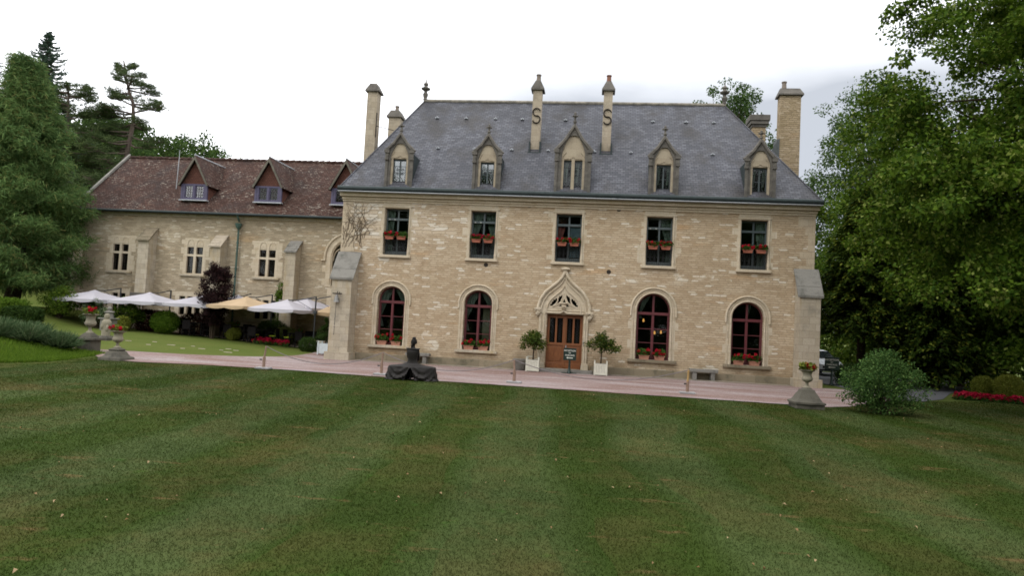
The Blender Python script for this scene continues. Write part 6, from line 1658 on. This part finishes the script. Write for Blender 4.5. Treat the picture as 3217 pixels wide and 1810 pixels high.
# dark yew by the corner: drooping sprays on a cone
def yew(label, loc, h, r, seed, lo=.04):
    t = thing('yew_tree', label, 'tree', loc); rg = np.random.default_rng(seed); P, A = [], []
    mb = MB(); mb.tube([(0,0,-.3),(0,0,h*.5),(0,0,h*.95)], [.25,.15,.03], 8)
    for k in range(520):
        z = h*(lo+(.98-lo)*rg.random()**1.1); w = rg.random()*2*PI; l = r*(1-z/h)**.7*(.75+.4*rg.random())*(.55 if z < h*.06 else 1)
        n = 60; q = rg.random(n)**.7; dr = np.array([math.cos(w), math.sin(w), 0])
        side = np.array([-dr[1], dr[0], 0])
        p = np.outer(q*l, dr)+np.outer((rg.random(n)-.5)*.55*(1.15-q)*l*.6, side)+np.stack([0*q, 0*q, z-.28*q*q*l+.1*rg.normal(size=n)],1)
        P.append(p); A.append(dr*.8+side*rg.normal(size=(n,1))*.7+np.array([0,0,-.35])+rg.normal(size=(n,3))*.2)
        if k % 8 == 0: mb.tube([(0,0,z),tuple(dr*l*.5+np.array([0,0,z-.07*l])),tuple(dr*l*.95+np.array([0,0,z-.25*l]))], [.05,.03,.008], 5)
    P, A = np.concatenate(P), np.concatenate(A); n = len(P)
    V = leaf_quads(P, A, np.array([[0,0,1.]])+rg.normal(size=(n,3))*.35, .20+.16*rg.random(n), .2)
    link('crown', quads_mesh('crown', V, rg.random(n), X['yew']), t); mb.build('trunk', X['bark'], t, True)
yew('dark yew with yellow green tips beside the right corner of the manor', (15.4,6.2,0), 10.5, 3.5, 210, .27)
yew('broad shaded yew behind the rose bush', (18.4,4.6,0), 8.0, 3.4, 211, .10)

# conifers on the left
def needles(rg, P, D, L, w, droop=0.0):
    """thin twig quads"""
    n = len(P); D = unit(D); S = unit(np.cross(D, rg.normal(size=(n,3))))
    L = np.asarray(L).reshape(-1,1); W = np.asarray(w).reshape(-1,1)
    E_ = P+D*L-np.array([0,0,1.])*droop*L
    return np.stack([P-S*W, P+S*W, E_+S*W*.35, E_-S*W*.35],1).reshape(-1,3)
def spruce(label, loc, h, r, seed, nb=330, group=None):
    t = thing('spruce_tree', label, 'tree', loc, 0, group); rg = np.random.default_rng(seed)
    mb = MB(); mb.tube([(0,0,-.5),(0,0,h*.5),(0,0,h*.99)], [r*.07,r*.045,.02], 8); Vs = []
    for k in range(nb):
        q = (k+.5)/nb; z = h*(.10+.89*q); w = k*2.399+rg.normal()*.3
        l = r*(1.03-q)**.95*(.5+.6*rg.random()); dr = np.array([math.cos(w), math.sin(w), 0]); side = np.array([-dr[1], dr[0], 0])
        tip = .16*l*(q-.35)
        n = int(50+190*l/r); u = rg.random(n)**.8
        cz = z-.30*l*np.sin(u*PI*.55)+.22*l*u**3+tip*u
        P = np.outer(u*l, dr)+np.stack([0*u,0*u,cz],1)
        sg = np.where(rg.random(n) < .5, -1, 1)
        D = np.outer(sg*(.65+.2*rg.random(n)), side)+dr*.55+np.stack([0*u,0*u,-.55-.5*rg.random(n)],1)+rg.normal(size=(n,3))*.25
        Vs.append(needles(rg, P, D, (.22+.42*(1-u)*rg.random(n))*(.45+.8*l/r)*1.35, .024+.02*rg.random(n)))
        mb.tube([(0,0,z),tuple(dr*l*.5+np.array([0,0,z-.2*l])),tuple(dr*l+np.array([0,0,z-.12*l+tip]))], [.05,.03,.01], 4)
    V = np.concatenate(Vs); link('crown', quads_mesh('crown', V, rg.random(len(V)//4), X['spruce']), t); mb.build('trunk', X['bark'], t, True)
    return t
sp = spruce('tall pointed spruce rising behind the blue green pine', (-49.6,25,tz(-49.6,25)-.5), 27.6-tz(-49.6,25), 9.6, 220, 400, 'spruces on the left')
dup(sp, (-58.5,28,tz(-58.5,28)-1), 1.3, 'shorter pale spruce left of the tall pointed spruce', None, .80)
def tuft_quads(rg, C, rad, per, L, w, flat=.6, upd=.35):
    n = len(C)*per; d = unit(rg.normal(size=(n,3))); d[:,2] = d[:,2]*flat+upd
    P = np.repeat(C, per, 0)+unit(rg.normal(size=(n,3)))*(rg.random((n,1))**.5)*np.repeat(rad, per)[:,None]*np.array([1,1,flat])
    return needles(rg, P, d, L*(.6+.8*rg.random(n)), w, .1)
def layered_pine(label, loc, h, trunk, layers, seed, mat='spine', tuft=.62, per=30, L=.50, w=.035, dens=1.0):
    """open pine: bent trunk, flat plates of foliage at the ends of long limbs. layers: (height, direction deg, reach, droop, spread)"""
    t = thing('black_pine', label, 'tree', loc, 0, 'dark open pines on the left'); rg = np.random.default_rng(seed)
    mb = MB(); zs = [p[2] for p in trunk]
    mb.tube(trunk, [.30*(1-.8*i/(len(trunk)-1)) for i in range(len(trunk))], 10)
    def tp(z): return np.array([np.interp(z, zs, [p[0] for p in trunk]), np.interp(z, zs, [p[1] for p in trunk]), z])
    C = []
    for (z, dg, l, dr_, spd) in layers:
        s = tp(z); w_ = R(dg+rg.normal()*8); d = np.array([math.cos(w_), math.sin(w_), 0]); sd_ = np.array([-d[1], d[0], 0])
        pts = [s+d*l*u+np.array([0,0,-dr_*l*math.sin(u*PI*.6)+.05*l*u*u])+rg.normal(size=3)*.05 for u in (0,.25,.5,.75,1)]
        mb.tube([tuple(p) for p in pts], [.10,.08,.055,.035,.012], 6)
        n = int(dens*(12+17*l))
        for _ in range(n):
            u = .30+.72*rg.random()**.75; p = s+d*l*u+np.array([0,0,-dr_*l*math.sin(u*PI*.6)+.05*l*u*u])
            q = p+sd_*rg.normal()*spd*l*.5*(1.2-u*.6)+np.array([0,0,.25*abs(rg.normal())])
            C.append(q)
            if rg.random() < .35: mb.tube([tuple(p), tuple((p+q)/2+np.array([0,0,-.05])), tuple(q)], [.025,.018,.006], 4)
    C = np.array(C); V = tuft_quads(rg, C, np.full(len(C), tuft)*(.6+.6*rg.random(len(C))), per, L, w)
    link('crown', quads_mesh('crown', V, rg.random(len(V)//4), X[mat]), t); mb.build('trunk', X['barkp'], t, True)
def limbset(seed, n, z0, z1, prof, droop):
    """limbs round the trunk; prof gives the reach to the left and right at heights between z0 and z1"""
    rr = random.Random(seed); out = []
    for k in range(n):
        q = (k+.5)/n; z = z0+(z1-z0)*q+rr.uniform(-.25,.25); dg = rr.choice((rr.gauss(0,38), rr.gauss(180,38), rr.uniform(0,360)))
        c = math.cos(R(dg)); f = q*(len(prof)-1); i = min(int(f), len(prof)-2); l_, r_ = [prof[i][j]+(prof[i+1][j]-prof[i][j])*(f-i) for j in (0,1)]
        reach = (r_ if c > 0 else l_)*rr.uniform(.55,1.1)
        out.append((z, dg, max(.6, reach), droop*(1-q)+rr.uniform(-.10,.08)-.06*q, rr.uniform(.30,.5)))
    return out
layered_pine('dark pine with a bent bare trunk standing alone behind the red tiled roof', (-41.3,25,24.4-22.8), 23, [(0,0,-.5),(.1,0,6),(.0,0,11),(.35,0,14),(.75,0,17),(.55,0,18.6),(-.1,0,20.2),(-.7,0,22.6)],
    limbset(5, 62, 7.0, 22.3, [(4.5,5.5),(4.9,6.6),(4.4,6.4),(3.9,5.3),(4.0,4.6),(3.4,3.6),(3.0,3.4),(1.6,2.6),(1.0,1.2)], .26), 230, tuft=.30, per=14, L=.34, w=.021, dens=.64)
layered_pine('flat topped dark pine between the spruce and the lone pine', (-46.4,24,21.6-19.7), 20, [(0,0,-.5),(.1,0,8),(.3,0,14),(.2,0,17),(.0,0,19.6)],
    limbset(8, 46, 9.0, 19.4, [(4,4),(4,4),(3.6,3.4),(3.2,3.2),(3.8,4.3),(3.0,3.2),(1.8,2)], .24), 231, tuft=.36, per=18, L=.36, w=.026, dens=.5)
# the big soft blue green pine at the left edge
t = thing('blue_pine', 'large soft blue green pine with sweeping branches at the left edge', 'tree', (-33.2,5.2,tz(-33.2,5.2)-.1)); rg = np.random.default_rng(240)
mb = MB(); mb.tube([(0,0,-.3),(.05,0,.2),(.25,0,1.2),(.3,0,3),(.2,0,7),(.0,0,11),(-.4,0,15.2)], [.62,.48,.38,.34,.27,.17,.03], 12); C = []; D0 = []
for k in range(150):
    q = (k+.5)/150; z = 1.9+13.0*q; w = k*2.399+rg.normal()*.25
    l = (4.0*(1-q**1.3)+.45)*(.66+.45*rg.random())
    if z < 3.0: l *= .95
    d = np.array([math.cos(w), math.sin(w), 0]); sd_ = np.array([-d[1], d[0], 0]); s = np.array([np.interp(z,[0,3,11,15],[.1,.3,0,-.4]), 0, z])
    bend = lambda u: s+d*l*u+np.array([0,0,-.26*l*math.sin(u*PI*.62)*(1-q*.7)+.20*l*u*u*(q+.35)])
    mb.tube([tuple(bend(u)) for u in (0,.25,.5,.75,1)], [.07,.055,.04,.025,.008], 5)
    n = int(7+3.4*l)
    for _ in range(n):
        u = .22+.82*rg.random()**.7; p = bend(u)+sd_*rg.normal()*.30*l*(1.1-.6*u)*.6+np.array([0,0,.12*rg.normal()])
        C.append(p); D0.append(d)
C = np.array(C); D0 = np.array(D0); per = 62; n = len(C)*per
dd = unit(rg.normal(size=(n,3))); Pn = np.repeat(C, per, 0)+dd*(rg.random((n,1))**.5)*np.array([.62,.62,.40])*(.7+.6*np.repeat(rg.random(len(C)),per))[:,None]
Dn = np.repeat(D0, per, 0)*.5+unit(rg.normal(size=(n,3)))+np.array([0,0,.25])
V = needles(rg, Pn, Dn, .20+.20*rg.random(n), .016+.012*rg.random(n), .25)
link('crown', quads_mesh('crown', V, rg.random(n), X['bluep']), t); mb.build('trunk', X['bark'], t, True)

# trees on the wooded hill behind the wing
ht = broad('hill_tree', 'round green tree on the wooded hill just right of the lone pine trunk', 'tree', (-56,52,tz(-56,52)), [(0,0,7,4.6,4.6,5),(1.5,0,9.5,3,3,3),(-2,0,6,3.2,3.2,3.4),(0,0,3,4.6,4.6,2.6)], 230, .95, 60, .34, 'hillf', 250, 8, .3, 12, 'trees on the wooded hill')
hs_ = [(-64,56,1.15,'left of the lone pine, lower down'),(-71,62,1.25,'high on the hill at the left'),(-50.5,56,.85,'small, at the right end of the hill line'),(-47,64,.75,'far right, just over the red roof ridge'),(-60,44,1.0,'in front, between the two dark pines'),(-68,46,1.05,'below the flat topped pine'),(-60,68,1.1,'on the crest behind the lone pine'),(-53,44,.8,'in front, near the roof verge'),(-48,40,.72,'closest to the roof ridge'),(-63,34,.85,'low on the slope beside the blue green pine'),(-72,34,.95,'low on the slope behind the pine trunk'),(-82,40,1.1,'low on the slope at the picture edge'),(-55,34,.7,'lowest, showing beside the roof verge')]
for j, (x, y, s, lab) in enumerate(hs_): dup(ht, (x, y, tz(x,y)-.6), j*1.7, 'green tree on the wooded hill '+lab, None, (s, s, s*(.9+.25*((j*7) % 5)/4)))
# trees across the park behind the photographer: they shade the lawn and darken the window panes
for j, (x, y, s) in enumerate([(-30,-70,2.0),(-17,-76,2.2),(-4,-70,1.9),(9,-74,2.3),(22,-68,2.1),(35,-62,2.0),(-42,-58,1.9),(15,-52,1.5),(24,-44,1.6),(28,-30,1.5),(18.5,-20.5,1.3)]):
    dup(ht, (x, y, -.5), j*2.1, 'tall park tree standing behind the photographer', 'park trees behind the photographer', s)

# purple leaved plum by the terrace
t = broad('plum_tree', 'dark purple leaved plum tree on several stems at the edge of the terrace', 'tree', (-20.35,5.2,tz(-20.35,5.2)),
      [(.08,0,2.7,.98,.95,1.35),(0,0,1.9,.8,.8,.8),(.18,0,3.75,.66,.7,.6),(0,0,1.15,.5,.45,.45)], 300, .22, 85, .075, 'plum', 260, 2.6, .05, 40)
mb = MB()
for k in range(5): w = k*1.3; mb.tube([(.08*math.cos(w),.08*math.sin(w),-.1),(.14*math.cos(w),.14*math.sin(w),.9),(.4*math.cos(w),.4*math.sin(w),2.0),(.6*math.cos(w),.6*math.sin(w),3.0)], [.05,.045,.03,.01], 6)
mb.build('stems', X['bark'], t, True)
# thick shrubbery and trees closing the view behind the road
broad('park_tree', 'dark tree behind the road between yew and linden', 'tree', (24.5,15,0), [(0,0,5,6,4,5),(0,0,2.2,7,4,2.4),(1,0,9,4.5,4,3.5)], 300, 1.1, 95, .22, 'mid', 270, 8, .3, 20)
broad('park_tree', 'dark tree closing the view behind the white car', 'tree', (17.5,21,0), [(0,0,4.5,5,4,4.5),(0,0,2,6,4,2.2),(0,0,8,3.6,3,2.6)], 260, 1.1, 95, .22, 'mid', 271, 8, .3, 20)
